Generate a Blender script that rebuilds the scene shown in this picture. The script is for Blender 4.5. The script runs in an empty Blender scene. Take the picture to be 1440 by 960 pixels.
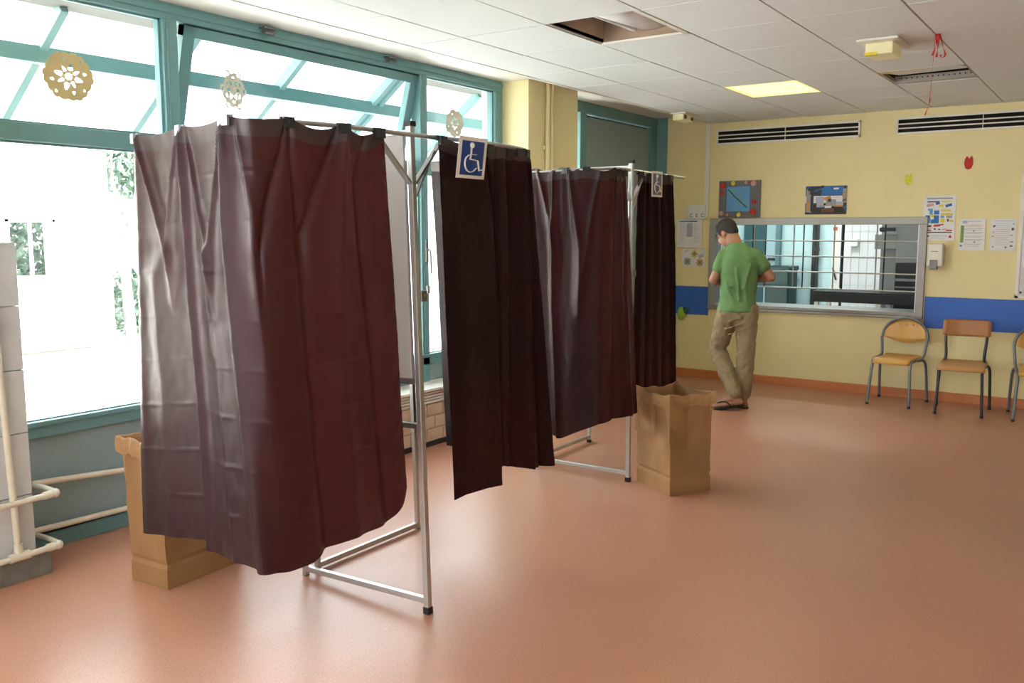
import bpy, bmesh, math, random
import numpy as np
from mathutils import Vector, Matrix, noise
random.seed(7)
sc = bpy.context.scene
COL = sc.collection
# ---------------------------------------------------------------- camera
cd = bpy.data.cameras.new('camera'); cam = bpy.data.objects.new('camera', cd); COL.objects.link(cam)
cd.sensor_fit = 'HORIZONTAL'; cd.sensor_width = 36.0; cd.lens = 36.0*1250/1440
pitch = math.atan(155/1250); yaw = math.atan(872/math.hypot(1250, 155))
cam.location = (0, 0, 1.6); cam.rotation_euler = (math.pi/2-pitch, 0, yaw)
cd.clip_start = 0.05; cd.clip_end = 300
sc.camera = cam
# ---------------------------------------------------------------- world, light, exposure
w = bpy.data.worlds.new('overcast_sky'); sc.world = w; w.use_nodes = True
bg = w.node_tree.nodes['Background']; bg.inputs[0].default_value = (0.93, 0.97, 1.0, 1); bg.inputs[1].default_value = 1.0
def portal(name, loc, rot, sx, sy):
    l = bpy.data.lights.new(name, 'AREA'); l.shape = 'RECTANGLE'; l.size = sx; l.size_y = sy; l.energy = 1
    l.cycles.is_portal = True
    o = bpy.data.objects.new(name, l); COL.objects.link(o); o.location = loc; o.rotation_euler = rot
portal('daylight_portal_left', (-4.62, 3.0, 1.7), (0, -math.pi/2, 0), 2.3, 12.0)
portal('daylight_portal_front', (-1.2, -2.62, 1.7), (math.pi/2, 0, math.pi), 4.0, 1.9)
sl = bpy.data.lights.new('sun', 'SUN'); sl.energy = 5.0; sl.angle = .02; sl.color = (1, .96, .9); so = bpy.data.objects.new('sun', sl); COL.objects.link(so)
so.rotation_euler = Vector((-.55, .12, -.83)).to_track_quat('-Z', 'Y').to_euler()      # high behind the roof, it lights the yard only
sc.view_settings.view_transform = 'Standard'; sc.view_settings.look = 'None'
sc.view_settings.exposure = 3.0; sc.view_settings.gamma = 1.0
sc.view_settings.use_curve_mapping = False
# ---------------------------------------------------------------- materials
def srgb(r, g, b):
    f = lambda c: (c/12.92 if c <= .04045 else ((c+.055)/1.055)**2.4)
    return tuple(f(x/255) for x in (r, g, b))
MATS = {}
def mat(name, col, rough=.6, metal=0., var=.08, scale=6., bump=0., bscale=60., spec=.5, emit=None, estr=0., rvar=0.):
    if name in MATS: return MATS[name]
    m = bpy.data.materials.new(name); m.use_nodes = True; nt = m.node_tree; b = nt.nodes['Principled BSDF']
    b.inputs['Roughness'].default_value = rough; b.inputs['Metallic'].default_value = metal
    b.inputs['Specular IOR Level'].default_value = spec
    tc = nt.nodes.new('ShaderNodeTexCoord')
    nz = nt.nodes.new('ShaderNodeTexNoise'); nz.inputs['Scale'].default_value = scale; nz.inputs['Detail'].default_value = 4
    nt.links.new(tc.outputs['Object'], nz.inputs['Vector'])
    rp = nt.nodes.new('ShaderNodeValToRGB'); nt.links.new(nz.outputs['Fac'], rp.inputs[0])
    c = np.array(col)
    rp.color_ramp.elements[0].position = .3; rp.color_ramp.elements[1].position = .7
    rp.color_ramp.elements[0].color = (*np.clip(c*(1-var), 0, 1), 1); rp.color_ramp.elements[1].color = (*np.clip(c*(1+var), 0, 1), 1)
    nt.links.new(rp.outputs[0], b.inputs['Base Color'])
    if bump:
        n2 = nt.nodes.new('ShaderNodeTexNoise'); n2.inputs['Scale'].default_value = bscale; n2.inputs['Detail'].default_value = 3
        nt.links.new(tc.outputs['Object'], n2.inputs['Vector'])
        bp = nt.nodes.new('ShaderNodeBump'); bp.inputs['Strength'].default_value = bump; bp.inputs['Distance'].default_value = .01
        nt.links.new(n2.outputs['Fac'], bp.inputs['Height']); nt.links.new(bp.outputs[0], b.inputs['Normal'])
    if emit: b.inputs['Emission Color'].default_value = (*emit, 1); b.inputs['Emission Strength'].default_value = estr
    MATS[name] = m; return m
def brushed(name, col, rough, metal, stretch=(1, 1, 40)):
    m = mat(name, col, rough, metal, var=.05)
    nt = m.node_tree; nz = [n for n in nt.nodes if n.type == 'TEX_NOISE'][0]
    tc = [n for n in nt.nodes if n.type == 'TEX_COORD'][0]
    mp = nt.nodes.new('ShaderNodeMapping'); mp.inputs['Scale'].default_value = stretch
    nt.links.new(tc.outputs['Object'], mp.inputs[0]); nt.links.new(mp.outputs[0], nz.inputs['Vector'])
    return m
def floor_material():
    m = mat('speckled_vinyl', (.52, .245, .160), rough=.33, var=.07, scale=1.1, spec=.5, bump=.04, bscale=25)
    nt = m.node_tree; b = nt.nodes['Principled BSDF']; tc = [n for n in nt.nodes if n.type == 'TEX_COORD'][0]
    rp = [n for n in nt.nodes if n.type == 'VALTORGB'][0]
    v = nt.nodes.new('ShaderNodeTexNoise'); v.inputs['Scale'].default_value = 170; v.inputs['Detail'].default_value = 2
    nt.links.new(tc.outputs['Object'], v.inputs['Vector'])
    r2 = nt.nodes.new('ShaderNodeValToRGB'); r2.color_ramp.elements[0].position = .30; r2.color_ramp.elements[1].position = .42
    r2.color_ramp.elements[0].color = (.30, .30, .30, 1); r2.color_ramp.elements[1].color = (1, 1, 1, 1)
    e = r2.color_ramp.elements.new(.62); e.color = (1, 1, 1, 1); e = r2.color_ramp.elements.new(.72); e.color = (1.35, 1.3, 1.25, 1)
    nt.links.new(v.outputs['Fac'], r2.inputs[0])
    mx = nt.nodes.new('ShaderNodeMix'); mx.data_type = 'RGBA'; mx.blend_type = 'MULTIPLY'; mx.inputs[0].default_value = .8
    nt.links.new(rp.outputs[0], mx.inputs[6]); nt.links.new(r2.outputs[0], mx.inputs[7]); nt.links.new(mx.outputs[2], b.inputs['Base Color'])
    # worn, slightly duller patches
    n3 = nt.nodes.new('ShaderNodeTexNoise'); n3.inputs['Scale'].default_value = 2.2; n3.inputs['Detail'].default_value = 5
    nt.links.new(tc.outputs['Object'], n3.inputs['Vector'])
    mr = nt.nodes.new('ShaderNodeMapRange'); mr.inputs[3].default_value = .27; mr.inputs[4].default_value = .42
    nt.links.new(n3.outputs['Fac'], mr.inputs[0]); nt.links.new(mr.outputs[0], b.inputs['Roughness'])
    return m
def cloth_material(name, col, tcol, fac, rough=.42, spec=.5):
    m = mat(name, col, rough=rough, var=.06, scale=9, bump=.12, bscale=420, spec=spec)
    nt = m.node_tree; b = nt.nodes['Principled BSDF']; out = nt.nodes['Material Output']
    b.inputs['Sheen Weight'].default_value = .03 if spec > .4 else 0; b.inputs['Sheen Roughness'].default_value = .4
    b.inputs['Specular Tint'].default_value = (.72, .56, .61, 1)
    b.inputs['Sheen Tint'].default_value = (.7, .55, .58, 1)
    t = nt.nodes.new('ShaderNodeBsdfTranslucent'); t.inputs[0].default_value = (*tcol, 1)
    mx = nt.nodes.new('ShaderNodeMixShader'); mx.inputs[0].default_value = fac
    nt.links.new(b.outputs[0], mx.inputs[1]); nt.links.new(t.outputs[0], mx.inputs[2]); nt.links.new(mx.outputs[0], out.inputs[0])
    return m
def glass_material(name='window_glass', tint=(.97, .99, .985), ior=1.45):
    m = bpy.data.materials.new(name); m.use_nodes = True; nt = m.node_tree; out = nt.nodes['Material Output']
    nt.nodes.remove(nt.nodes['Principled BSDF'])
    tr = nt.nodes.new('ShaderNodeBsdfTransparent'); gl = nt.nodes.new('ShaderNodeBsdfGlossy'); gl.inputs['Roughness'].default_value = .03
    lw = nt.nodes.new('ShaderNodeLayerWeight'); lw.inputs[0].default_value = .5      # facing term only: the same from both sides of the pane
    pw = nt.nodes.new('ShaderNodeMath'); pw.operation = 'POWER'; pw.inputs[1].default_value = 5; nt.links.new(lw.outputs['Facing'], pw.inputs[0])
    fr = nt.nodes.new('ShaderNodeMath'); fr.operation = 'MULTIPLY_ADD'; fr.inputs[1].default_value = .8; fr.inputs[2].default_value = .035; nt.links.new(pw.outputs[0], fr.inputs[0])
    nz = nt.nodes.new('ShaderNodeTexNoise'); nz.inputs['Scale'].default_value = 3
    rp = nt.nodes.new('ShaderNodeValToRGB'); rp.color_ramp.elements[0].color = (*[c*.96 for c in tint], 1); rp.color_ramp.elements[1].color = (*tint, 1)
    nt.links.new(nz.outputs[0], rp.inputs[0]); nt.links.new(rp.outputs[0], tr.inputs[0])
    mx = nt.nodes.new('ShaderNodeMixShader')
    nt.links.new(fr.outputs[0], mx.inputs[0]); nt.links.new(tr.outputs[0], mx.inputs[1]); nt.links.new(gl.outputs[0], mx.inputs[2])
    nt.links.new(mx.outputs[0], out.inputs[0]); return m
YEL = mat('cream_yellow_paint', srgb(232, 219, 168), .55, var=.03, scale=2, bump=.08, bscale=90)
BLUE = mat('blue_band_paint', srgb(50, 104, 198), .5, var=.03, scale=3)
TEAL = mat('teal_painted_metal', srgb(104, 148, 152), .42, var=.05, scale=4)
TEALP = mat('teal_grey_panel', srgb(138, 160, 164), .5, var=.05, scale=3, bump=.05)
TILE = mat('mineral_ceiling_tile', srgb(228, 234, 237), .9, var=.02, scale=60, bump=.25, bscale=120)
RAIL = mat('ceiling_rail_grey', srgb(165, 160, 155), .5, var=.03)
WHITE = mat('white_paint', srgb(232, 230, 224), .5, var=.03)
OLDW = mat('aged_white_paint', srgb(204, 206, 206), .5, var=.06, scale=8)
PIPE = mat('cream_pipe_paint', srgb(222, 214, 196), .4, var=.06, scale=14)
CONC = mat('worn_grey_plinth', srgb(120, 120, 112), .7, var=.25, scale=12)
FLOOR = floor_material()
SKIRT = mat('orange_cove_skirting', srgb(196, 120, 72), .5, var=.05, scale=3)
PLEN = mat('brown_plenum_dust', srgb(176, 152, 132), .9, var=.15, scale=5)
DARK = mat('dark_void', srgb(22, 22, 24), .9, var=.1)
ALU = brushed('brushed_aluminium', srgb(190, 192, 192), .33, .85, (30, 30, 1))
STEEL = brushed('stainless_steel', srgb(150, 146, 143), .42, .85, (2, 40, 40))
STEELD = brushed('dull_steel', srgb(128, 130, 132), .4, .8, (30, 30, 2))
BLACK = mat('black_plastic', srgb(24, 24, 26), .45, var=.1)
PANEL = mat('grey_white_laminate', srgb(205, 203, 206), .5, var=.03)
KRAFT = mat('kraft_paper', srgb(150, 112, 72), .75, var=.09, scale=7, bump=.25, bscale=22)
KRAFTI = mat('kraft_paper_fold', srgb(168, 130, 88), .75, var=.08, scale=9, bump=.2, bscale=26)
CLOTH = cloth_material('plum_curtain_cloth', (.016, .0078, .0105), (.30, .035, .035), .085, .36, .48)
CLOTHD = cloth_material('shaded_plum_curtain_cloth', (.0045, .003, .003), (.20, .02, .025), .04, .55, .22)  # same plum cloth, base darkened so the shade is in the colour
HEM = mat('plum_hem_double_cloth', (.045, .024, .030), .42, var=.06, scale=9, bump=.1, bscale=420, spec=.45)
CLIP = mat('curtain_clip_grey', srgb(176, 186, 200), .35, .3, var=.05)
CLIPD = mat('curtain_clip_black', srgb(40, 46, 48), .4, .2, var=.05)
SIGNB = mat('sign_blue', srgb(12, 62, 140), .4, var=.04)
SIGNG = mat('sign_grey_blue', srgb(92, 104, 126), .4, var=.05)
SIGNW = mat('sign_white', srgb(228, 224, 216), .45, var=.03)
GLASS = glass_material()
PLYL = brushed('light_plywood', srgb(214, 164, 84), .35, 0, (3, 30, 30))
PLYD = brushed('brown_plywood', srgb(170, 112, 66), .38, 0, (3, 30, 30))
PLYS = brushed('tan_plywood', srgb(196, 146, 92), .38, 0, (3, 30, 30))
TUBEG = mat('grey_painted_tube', srgb(112, 122, 130), .35, .3, var=.05)
TUBED = mat('dark_blue_grey_tube', srgb(52, 58, 66), .35, .3, var=.05)
SKIN = mat('skin', (.40, .20, .125), .5, var=.08, scale=12)
HAIR = mat('short_dark_hair', (.014, .011, .010), .6, var=.4, scale=90, bump=.6, bscale=220)
SHIRT = mat('green_tshirt_cotton', srgb(98, 136, 88), .85, var=.12, scale=7, bump=.35, bscale=16)
CHINO = mat('khaki_chino_cotton', srgb(146, 130, 102), .85, var=.1, scale=9, bump=.45, bscale=20)
SANDAL = mat('black_rubber', srgb(22, 24, 26), .6, var=.2)
PAPER = mat('white_paper', srgb(226, 228, 234), .7, var=.02)
# ---------------------------------------------------------------- mesh helpers
class MB:
    def __init__(s): s.v = []; s.f = []; s.m = []
    def add(s, vs, fs, m=0):
        n = len(s.v); s.v += [tuple(map(float, p)) for p in vs]; s.f += [tuple(i+n for i in f) for f in fs]; s.m += [m]*len(fs); return s
    def box(s, a, b, m=0):
        x0, y0, z0 = [min(a[i], b[i]) for i in range(3)]; x1, y1, z1 = [max(a[i], b[i]) for i in range(3)]
        return s.add([(x0,y0,z0),(x1,y0,z0),(x1,y1,z0),(x0,y1,z0),(x0,y0,z1),(x1,y0,z1),(x1,y1,z1),(x0,y1,z1)],
                     [(0,3,2,1),(4,5,6,7),(0,1,5,4),(1,2,6,5),(2,3,7,6),(3,0,4,7)], m)
    def cbox(s, c, size, M=None, m=0):
        h = [x/2 for x in size]; vs = []
        for z in (-h[2], h[2]):
            for x, y in ((-h[0],-h[1]),(h[0],-h[1]),(h[0],h[1]),(-h[0],h[1])): vs.append(Vector((x, y, z)))
        if M: vs = [M @ v for v in vs]
        vs = [v+Vector(c) for v in vs]
        return s.add(vs, [(0,3,2,1),(4,5,6,7),(0,1,5,4),(1,2,6,5),(2,3,7,6),(3,0,4,7)], m)
    def bar(s, p, q, wd, ht, m=0, up=(0, 0, 1)):      # rectangular bar from p to q
        p = Vector(p); q = Vector(q); d = (q-p); L = d.length; d.normalize(); u = Vector(up)
        if abs(d.dot(u)) > .98: u = Vector((1, 0, 0))
        x = d.cross(u).normalized(); z = x.cross(d).normalized()
        M = Matrix((x, d, z)).transposed()
        return s.cbox((p+q)/2, (wd, L, ht), M, m)
    def tube(s, pts, r, n=10, m=0, cap=True, flat=1.0):
        P = [Vector(p) for p in pts]; R = r if hasattr(r, '__len__') else [r]*len(P)
        vs = []; prev = None
        for i, p in enumerate(P):
            d = (P[min(i+1, len(P)-1)]-P[max(i-1, 0)]).normalized()
            if prev is None:
                u = Vector((0, 0, 1)) if abs(d.z) < .9 else Vector((1, 0, 0)); x = d.cross(u).normalized()
            else: x = (prev-d*prev.dot(d)).normalized()
            prev = x; y = d.cross(x)
            for k in range(n):
                a = 2*math.pi*k/n; vs.append(p+(x*math.cos(a)+y*math.sin(a)*flat)*R[i])
        fs = []
        for i in range(len(P)-1):
            for k in range(n): fs.append((i*n+k, i*n+(k+1) % n, (i+1)*n+(k+1) % n, (i+1)*n+k))
        if cap: fs.append(tuple(range(n-1, -1, -1))); fs.append(tuple((len(P)-1)*n+k for k in range(n)))
        return s.add(vs, fs, m)
    def cyl(s, p, q, r, n=16, m=0): return s.tube([p, q], r, n, m)
    def ball(s, c, r, seg=14, rings=9, m=0, M=None):
        rr = r if hasattr(r, '__len__') else (r, r, r); vs = [Vector((0, 0, -1))]
        for i in range(1, rings):
            a = math.pi*i/rings-math.pi/2
            for k in range(seg): b = 2*math.pi*k/seg; vs.append(Vector((math.cos(a)*math.cos(b), math.cos(a)*math.sin(b), math.sin(a))))
        vs.append(Vector((0, 0, 1))); vs = [Vector((v.x*rr[0], v.y*rr[1], v.z*rr[2])) for v in vs]
        if M: vs = [M @ v for v in vs]
        vs = [v+Vector(c) for v in vs]; fs = []; N = len(vs)-1
        for k in range(seg):
            fs.append((0, 1+(k+1) % seg, 1+k)); fs.append((N, N-seg+k, N-seg+(k+1) % seg))
        for i in range(rings-2):
            for k in range(seg): a = 1+i*seg; fs.append((a+k, a+(k+1) % seg, a+seg+(k+1) % seg, a+seg+k))
        return s.add(vs, fs, m)
    def limb(s, p, q, r0, r1, seg=16, sq=1.0, side=None, m=0):  # closed tapered capsule, sq flattens along 'side'
        p = Vector(p); q = Vector(q); d = (q-p); L = max(d.length, 1e-5); d.normalize()
        u = Vector(side) if side else (Vector((0, 1, 0)) if abs(d.y) < .9 else Vector((1, 0, 0)))
        y = (u-d*u.dot(d)).normalized(); x = y.cross(d); prof = []
        for i in range(5): a = -math.pi/2+math.pi/2*i/4; prof.append((math.sin(a)*r0, math.cos(a)*r0))
        for i in range(1, 4): prof.append((L*i/4, r0+(r1-r0)*i/4))
        for i in range(5): a = math.pi/2*i/4; prof.append((L+math.sin(a)*r1, math.cos(a)*r1))
        vs = []
        for h, r in prof:
            r = max(r, 1e-4)
            for k in range(seg): a = 2*math.pi*k/seg; vs.append(p+d*h+x*math.cos(a)*r+y*math.sin(a)*r*sq)
        fs = []
        for i in range(len(prof)-1):
            for k in range(seg): fs.append((i*seg+k, i*seg+(k+1) % seg, (i+1)*seg+(k+1) % seg, (i+1)*seg+k))
        fs.append(tuple(range(seg-1, -1, -1))); fs.append(tuple((len(prof)-1)*seg+k for k in range(seg)))
        return s.add(vs, fs, m)
    def grid(s, P, m=0):      # P[i][j]
        a = len(P); b = len(P[0])
        return s.add([p for row in P for p in row], [(i*b+j, i*b+j+1, (i+1)*b+j+1, (i+1)*b+j) for i in range(a-1) for j in range(b-1)], m)
    def prism(s, pts, off, m=0):   # polygon extruded by vector off
        n = len(pts); P = [Vector(p) for p in pts]; o = Vector(off)
        return s.add(P+[p+o for p in P], [tuple(range(n-1, -1, -1)), tuple(range(n, 2*n))]+[(i, (i+1) % n, n+(i+1) % n, n+i) for i in range(n)], m)
WM = {}
def world(o): return WM.get(o.name, Matrix.Identity(4)) if o else Matrix.Identity(4)
def obj(name, mb, mats, parent=None, smooth=False, bevel=0., local=False, seg=2):
    me = bpy.data.meshes.new(name); me.from_pydata(mb.v, [], mb.f)
    if not isinstance(mats, (list, tuple)): mats = [mats]
    for m in mats: me.materials.append(m)
    me.polygons.foreach_set('material_index', mb.m)
    bm = bmesh.new(); bm.from_mesh(me); bmesh.ops.recalc_face_normals(bm, faces=bm.faces); bm.to_mesh(me); bm.free()
    if smooth: me.polygons.foreach_set('use_smooth', [True]*len(me.polygons))
    o = bpy.data.objects.new(name, me); COL.objects.link(o)
    if parent:
        o.parent = parent
        if not local: me.transform(world(parent).inverted())
        WM[o.name] = world(parent)
    if bevel:
        b = o.modifiers.new('bevel', 'BEVEL'); b.width = bevel; b.segments = seg; b.limit_method = 'ANGLE'; b.angle_limit = .6
    if smooth and not bevel:
        try: me.set_sharp_from_angle(angle=.9)
        except Exception: pass
    return o
def tag(o, label=None, cat=None, group=None, kind=None):
    if label: o['label'] = label
    if cat: o['category'] = cat
    if group: o['group'] = group
    if kind: o['kind'] = kind
    return o
def thing(name, label, cat, loc=(0, 0, 0), rz=0., group=None, kind=None, rx=0., ry=0.):
    o = bpy.data.objects.new(name, None); COL.objects.link(o); o.empty_display_size = .1
    o.location = loc; o.rotation_euler = (rx, ry, rz)
    WM[o.name] = Matrix.Translation(loc) @ o.rotation_euler.to_matrix().to_4x4()
    return tag(o, label, cat, group, kind)
def one(name, mb, mats, label, cat, **k):
    g = k.pop('group', None); return tag(obj(name, mb, mats, **k), label, cat, g)
def spline(pts, n):
    P = [np.array(p, float) for p in pts]; Q = [2*P[0]-P[1]]+P+[2*P[-1]-P[-2]]; out = []
    for i in range(len(P)-1):
        for k in range(n):
            t = k/n; a, b, c, d = Q[i:i+4]
            out.append(.5*((2*b)+(-a+c)*t+(2*a-5*b+4*c-d)*t*t+(-a+3*b-3*c+d)*t**3))
    out.append(P[-1]); return out

# ================================================================ STRUCTURE
YB = 9.174; XL = -4.42; ZC = 2.737; XE = -3.77; ZS = 2.83
tag(obj('floor', MB().box((-4.6, -2.7, -.12), (4.2, YB+.02, 0)), FLOOR), kind='structure')
# back wall with the serving hatch opening
HX0, HX1, HZ0, HZ1 = -3.70, -1.62, .80, 1.70
b = MB(); y0, y1 = YB, YB+.14
b.box((-4.6, y0, -.1), (HX0, y1, 3.2)); b.box((HX1, y0, -.1), (4.2, y1, 3.2)); b.box((HX0, y0, -.1), (HX1, y1, HZ0)); b.box((HX0, y0, HZ1), (HX1, y1, 3.2))
tag(obj('wall_back', b, YEL), kind='structure')
tag(obj('trim_1', MB().box((-1.575, YB-.004, .685), (4.0, YB+.001, .985)).box((-4.27, YB-.004, .69), (-3.745, YB+.001, 1.0)), BLUE),
    'blue painted band along the back wall', kind='structure')
b = MB()
prof = [(0, 0), (0, -.016), (.075, -.014), (.086, -.006), (.086, 0)]
b.prism([(-4.30, YB+d, z) for z, d in prof], (8.3, 0, 0)); b.box((-4.30, YB-.03, 0), (4.0, YB-.01, .012))
tag(obj('baseboard_back', b, SKIRT), 'orange vinyl skirting with a lighter welded joint', kind='structure')
tag(obj('trim_2', MB().box((-4.6, YB-.012, 0), (-4.27, YB+.002, ZS)), TEAL), 'teal casing where the window wall meets the back wall', kind='structure')
# right and front walls (outside the frame)
tag(obj('wall_right', MB().box((4.0, -2.6, 0), (4.2, YB, 3.2)), YEL), kind='structure')
b = MB(); b.box((-4.6, -2.8, 0), (4.2, -2.6, .75)); b.box((-4.6, -2.8, 2.65), (4.2, -2.6, 3.2)); b.box((-4.6, -2.8, .75), (-3.2, -2.6, 2.65)); b.box((.8, -2.8, .75), (4.2, -2.6, 2.65))
tag(obj('wall_front', b, YEL), kind='structure')
b = MB(); 
for x in (-3.2, -1.9, -.6, .7): b.box((x, -2.74, .75), (x+.1, -2.66, 2.65))
b.box((-3.2, -2.74, .75), (.8, -2.66, .83)); b.box((-3.2, -2.74, 2.57), (.8, -2.66, 2.65))
tag(obj('window_3', b, TEAL), kind='structure')
# ---- ceiling: slab, soffit over the windows, rails, tiles
ceil = thing('ceiling', None, None, (0, 0, 3.05), kind='structure')
obj('slab', MB().box((-4.6, -2.7, 3.10), (4.2, YB+.1, 3.25)), PLEN, ceil)
tag(obj('window_soffit', MB().box((-4.6, -2.7, ZS), (XE-.012, YB, ZS+.05)), WHITE, ceil), None)
b = MB(); b.box((XE-.012, -2.7, ZC-.004), (XE+.02, YB, ZS+.06)); b.box((XE-.03, -2.7, ZC+.02), (XE-.012, YB, ZC+.035))
obj('edge_trim', b, WHITE, ceil)
GX = [-3.77, -3.34]+[-2.76+.58*i for i in range(12)]; GX.append(4.0)
GY = [-2.6, -2.29]+[-1.63+.66*i for i in range(17)]; GY.append(YB)
b = MB()
for x in GX[1:-1]: b.box((x-.013, -2.6, ZC+.004), (x+.013, YB, ZC+.03))
obj('ceiling_rail', b, RAIL, ceil)
b = MB()
for y in GY[1:-1]: b.box((XE, y-.012, ZC+.005), (4.0, y+.012, ZC+.028))
obj('cross_rail', b, RAIL, ceil)
holes = {(2, 10): 'lamp', (2, 14): 'lit', (4, 14): 'broken'}
cache = {}
print('GY', [round(y, 2) for y in GY], 'GX', [round(x, 2) for x in GX])
for i in range(len(GX)-1):
    for j in range(len(GY)-1):
        x0, x1, ya, yb = GX[i], GX[i+1], GY[j], GY[j+1]
        cx, cy = (x0+x1)/2, (ya+yb)/2
        if (abs(cx+2.47) < .1 and (abs(cy-4.64) < .1 or abs(cy-7.28) < .1)) or (abs(cx+1.31) < .1 and abs(cy-7.28) < .1): continue
        k = (round(x1-x0, 3), round(yb-ya, 3))
        if k not in cache:
            o = obj('ceiling_tile', MB().box((-k[0]/2+.005, -k[1]/2+.004, 0), (k[0]/2-.005, k[1]/2-.004, .018)), TILE, ceil, local=True, bevel=.0015, seg=1); cache[k] = o
        else:
            o = cache[k].copy(); COL.objects.link(o); o.parent = ceil
        o.location = (cx, cy, ZC-3.05+random.uniform(-.0008, .0008)); o.rotation_euler = (random.uniform(-.0015, .0015), random.uniform(-.0015, .0015), 0)

# ---- window wall
fx0, fx1 = XL-.06, XL+.03           # frame thickness in x
def bars(b, rects, x0=fx0, x1=fx1):
    for ya, yb, za, zb in rects: b.box((x0, ya, za), (x1, yb, zb))
w1 = thing('window_1', 'long teal framed window wall with a lower panel, fixed panes and a tilted upper sash', None, (XL, 1.0, 0), kind='structure')
ZT0, ZT1 = 2.03, 2.115; ZH0, ZH1 = 2.745, ZS; ZB0, ZB1 = .58, .658
b = MB(); bars(b, [(-2.6, 6.2, ZH0, ZH1)]); bars(b, [(-2.6, 6.2, ZH0+.03, ZH1-.02)], XL, XL+.04); obj('head_rail', b, TEAL, w1, bevel=.004)
b = MB(); bars(b, [(-2.6, 3.02, ZT0, ZT1), (3.10, 5.16, ZT0, ZT1), (5.22, 6.1, ZT0, ZT1)]); obj('transom', b, TEAL, w1, bevel=.004)
b = MB(); bars(b, [(-2.6, 6.2, ZB0, ZB1)]); bars(b, [(-2.6, 6.2, ZB1-.02, ZB1+.006)], XL, XL+.045); obj('sill', b, TEAL, w1, bevel=.004)
for ya, yb in ((-.6, -.5), (3.02, 3.11), (5.15, 5.23), (6.1, 6.2)):
    b = MB(); b.box((fx0, ya, 0), (fx1, yb, ZH0+.001)); b.box((fx1-.004, ya+.02, ZB1), (fx1+.006, ya+.03, ZH0)); obj('mullion', b, TEAL, w1, bevel=.004)
obj('lower_panel', MB().box((XL-.04, -2.6, .09), (XL, 6.15, ZB0)), TEALP, w1)
obj('kickboard', MB().box((XL-.04, -2.6, 0), (XL+.012, 6.15, .075)), TEAL, w1, bevel=.003)
obj('black_strip', MB().box((XL-.04, -2.6, .075), (XL-.01, 6.15, .092)), BLACK, w1)  # black strip between the kickboard and the lower panel
def pane(parent, ya, yb, za, zb, x=XL-.02): return obj('pane', MB().box((x-.003, ya, za), (x+.003, yb, zb)), GLASS, parent)
for ya, yb in ((-2.6, -.6), (-.5, 3.02), (3.11, 5.15), (5.23, 6.1)):
    pane(w1, ya, yb, ZB1, ZT0)
for ya, yb in ((-2.6, -.6), (-.5, 3.02), (5.23, 6.1)): pane(w1, ya, yb, ZT1, ZH0)
# inner bead lines
b = MB()
for ya, yb, za, zb in ((-.5, 3.02, ZT1, ZH0), (5.23, 6.1, ZT1, ZH0), (-.5, 3.02, ZB1, ZT0), (3.11, 5.15, ZB1, ZT0), (5.23, 6.1, ZB1, ZT0)):
    for r in ((ya, ya+.014, za, zb), (yb-.014, yb, za, zb), (ya, yb, za, za+.012), (ya, yb, zb-.012, zb)): bars(b, [r], XL-.012, XL+.006)
obj('glazing_bead', b, TEAL, w1)
# tilted sash hinged at the head, swung outwards
a = math.radians(15)
def tilt(p):    # p=(x offset, y, distance below hinge)
    return (XL-p[2]*math.sin(a)+p[0]*math.cos(a), p[1], ZH0-.005-p[2]*math.cos(a)-p[0]*math.sin(a))
def tbox(b, x0, x1, ya, yb, d0, d1, m=0):
    c = [(x0,ya,d1),(x1,ya,d1),(x1,yb,d1),(x0,yb,d1),(x0,ya,d0),(x1,ya,d0),(x1,yb,d0),(x0,yb,d0)]
    b.add([tilt(p) for p in c], [(0,3,2,1),(4,5,6,7),(0,1,5,4),(1,2,6,5),(2,3,7,6),(3,0,4,7)], m)
b = MB(); L = .66; ya, yb = 3.165, 5.15
tbox(b, -.035, .02, ya, ya+.075, 0, L); tbox(b, -.035, .02, yb-.075, yb, 0, L); tbox(b, -.035, .02, ya, yb, 0, .06); tbox(b, -.035, .02, ya, yb, L-.07, L)
sash = obj('tilted_sash', b, TEAL, w1, bevel=.003)
b = MB(); tbox(b, -.012, -.006, ya+.07, yb-.07, .06, L-.07); obj('pane', b, GLASS, sash)
for y in (3.72, 4.81):
    b = MB(); b.cbox((XL+.055, y, 2.79), (.03, .07, .028)); b.cbox((XL+.065, y-.008, 2.806), (.05, .09, .01)); b.cyl((XL+.07, y-.035, 2.785), (XL+.07, y+.035, 2.785), .009, 8)
    tag(obj('sash_hinge', b, STEELD, w1), 'small grey metal hinge')
b = MB(); b.cbox((XL+.04, 5.19, 1.45), (.02, .03, .16)); b.tube([(XL+.05, 5.19, 1.47), (XL+.08, 5.19, 1.45), (XL+.085, 5.19, 1.28)], .008, 8); b.cbox((XL+.05, 5.19, 1.16), (.02, .03, .06))
tag(obj('window_handle', b, STEELD, w1, smooth=True), 'grey metal lever handle')
# window 2: narrow pane and big teal panel
w2 = thing('window_2', 'far window with a narrow clear pane and a wide teal blanking panel', None, (XL, 7.0, 0), kind='structure')
b = MB(); bars(b, [(7.0, 7.04, 0, ZH0), (7.49, 7.61, 0, ZH0), (9.02, YB, 0, ZH0), (7.0, YB, ZH0-.02, ZH1), (7.0, 7.6, .58, .658)])
obj('frame', b, TEAL, w2, bevel=.004)
b = MB(); b.box((XL-.04, 7.6, 0), (XL+.002, 9.03, ZH0-.03)); obj('blanking_panel', b, TEALP, w2)
obj('panel_seam', MB().box((XL-.01, 7.62, ZH0-.045), (XL+.006, 8.95, ZH0-.032)), BLACK, w2)
pane(w2, 7.04, 7.49, .658, ZH0-.02)
obj('lower_panel', MB().box((XL-.04, 7.0, 0), (XL, 7.6, .58)), TEALP, w2)
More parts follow.
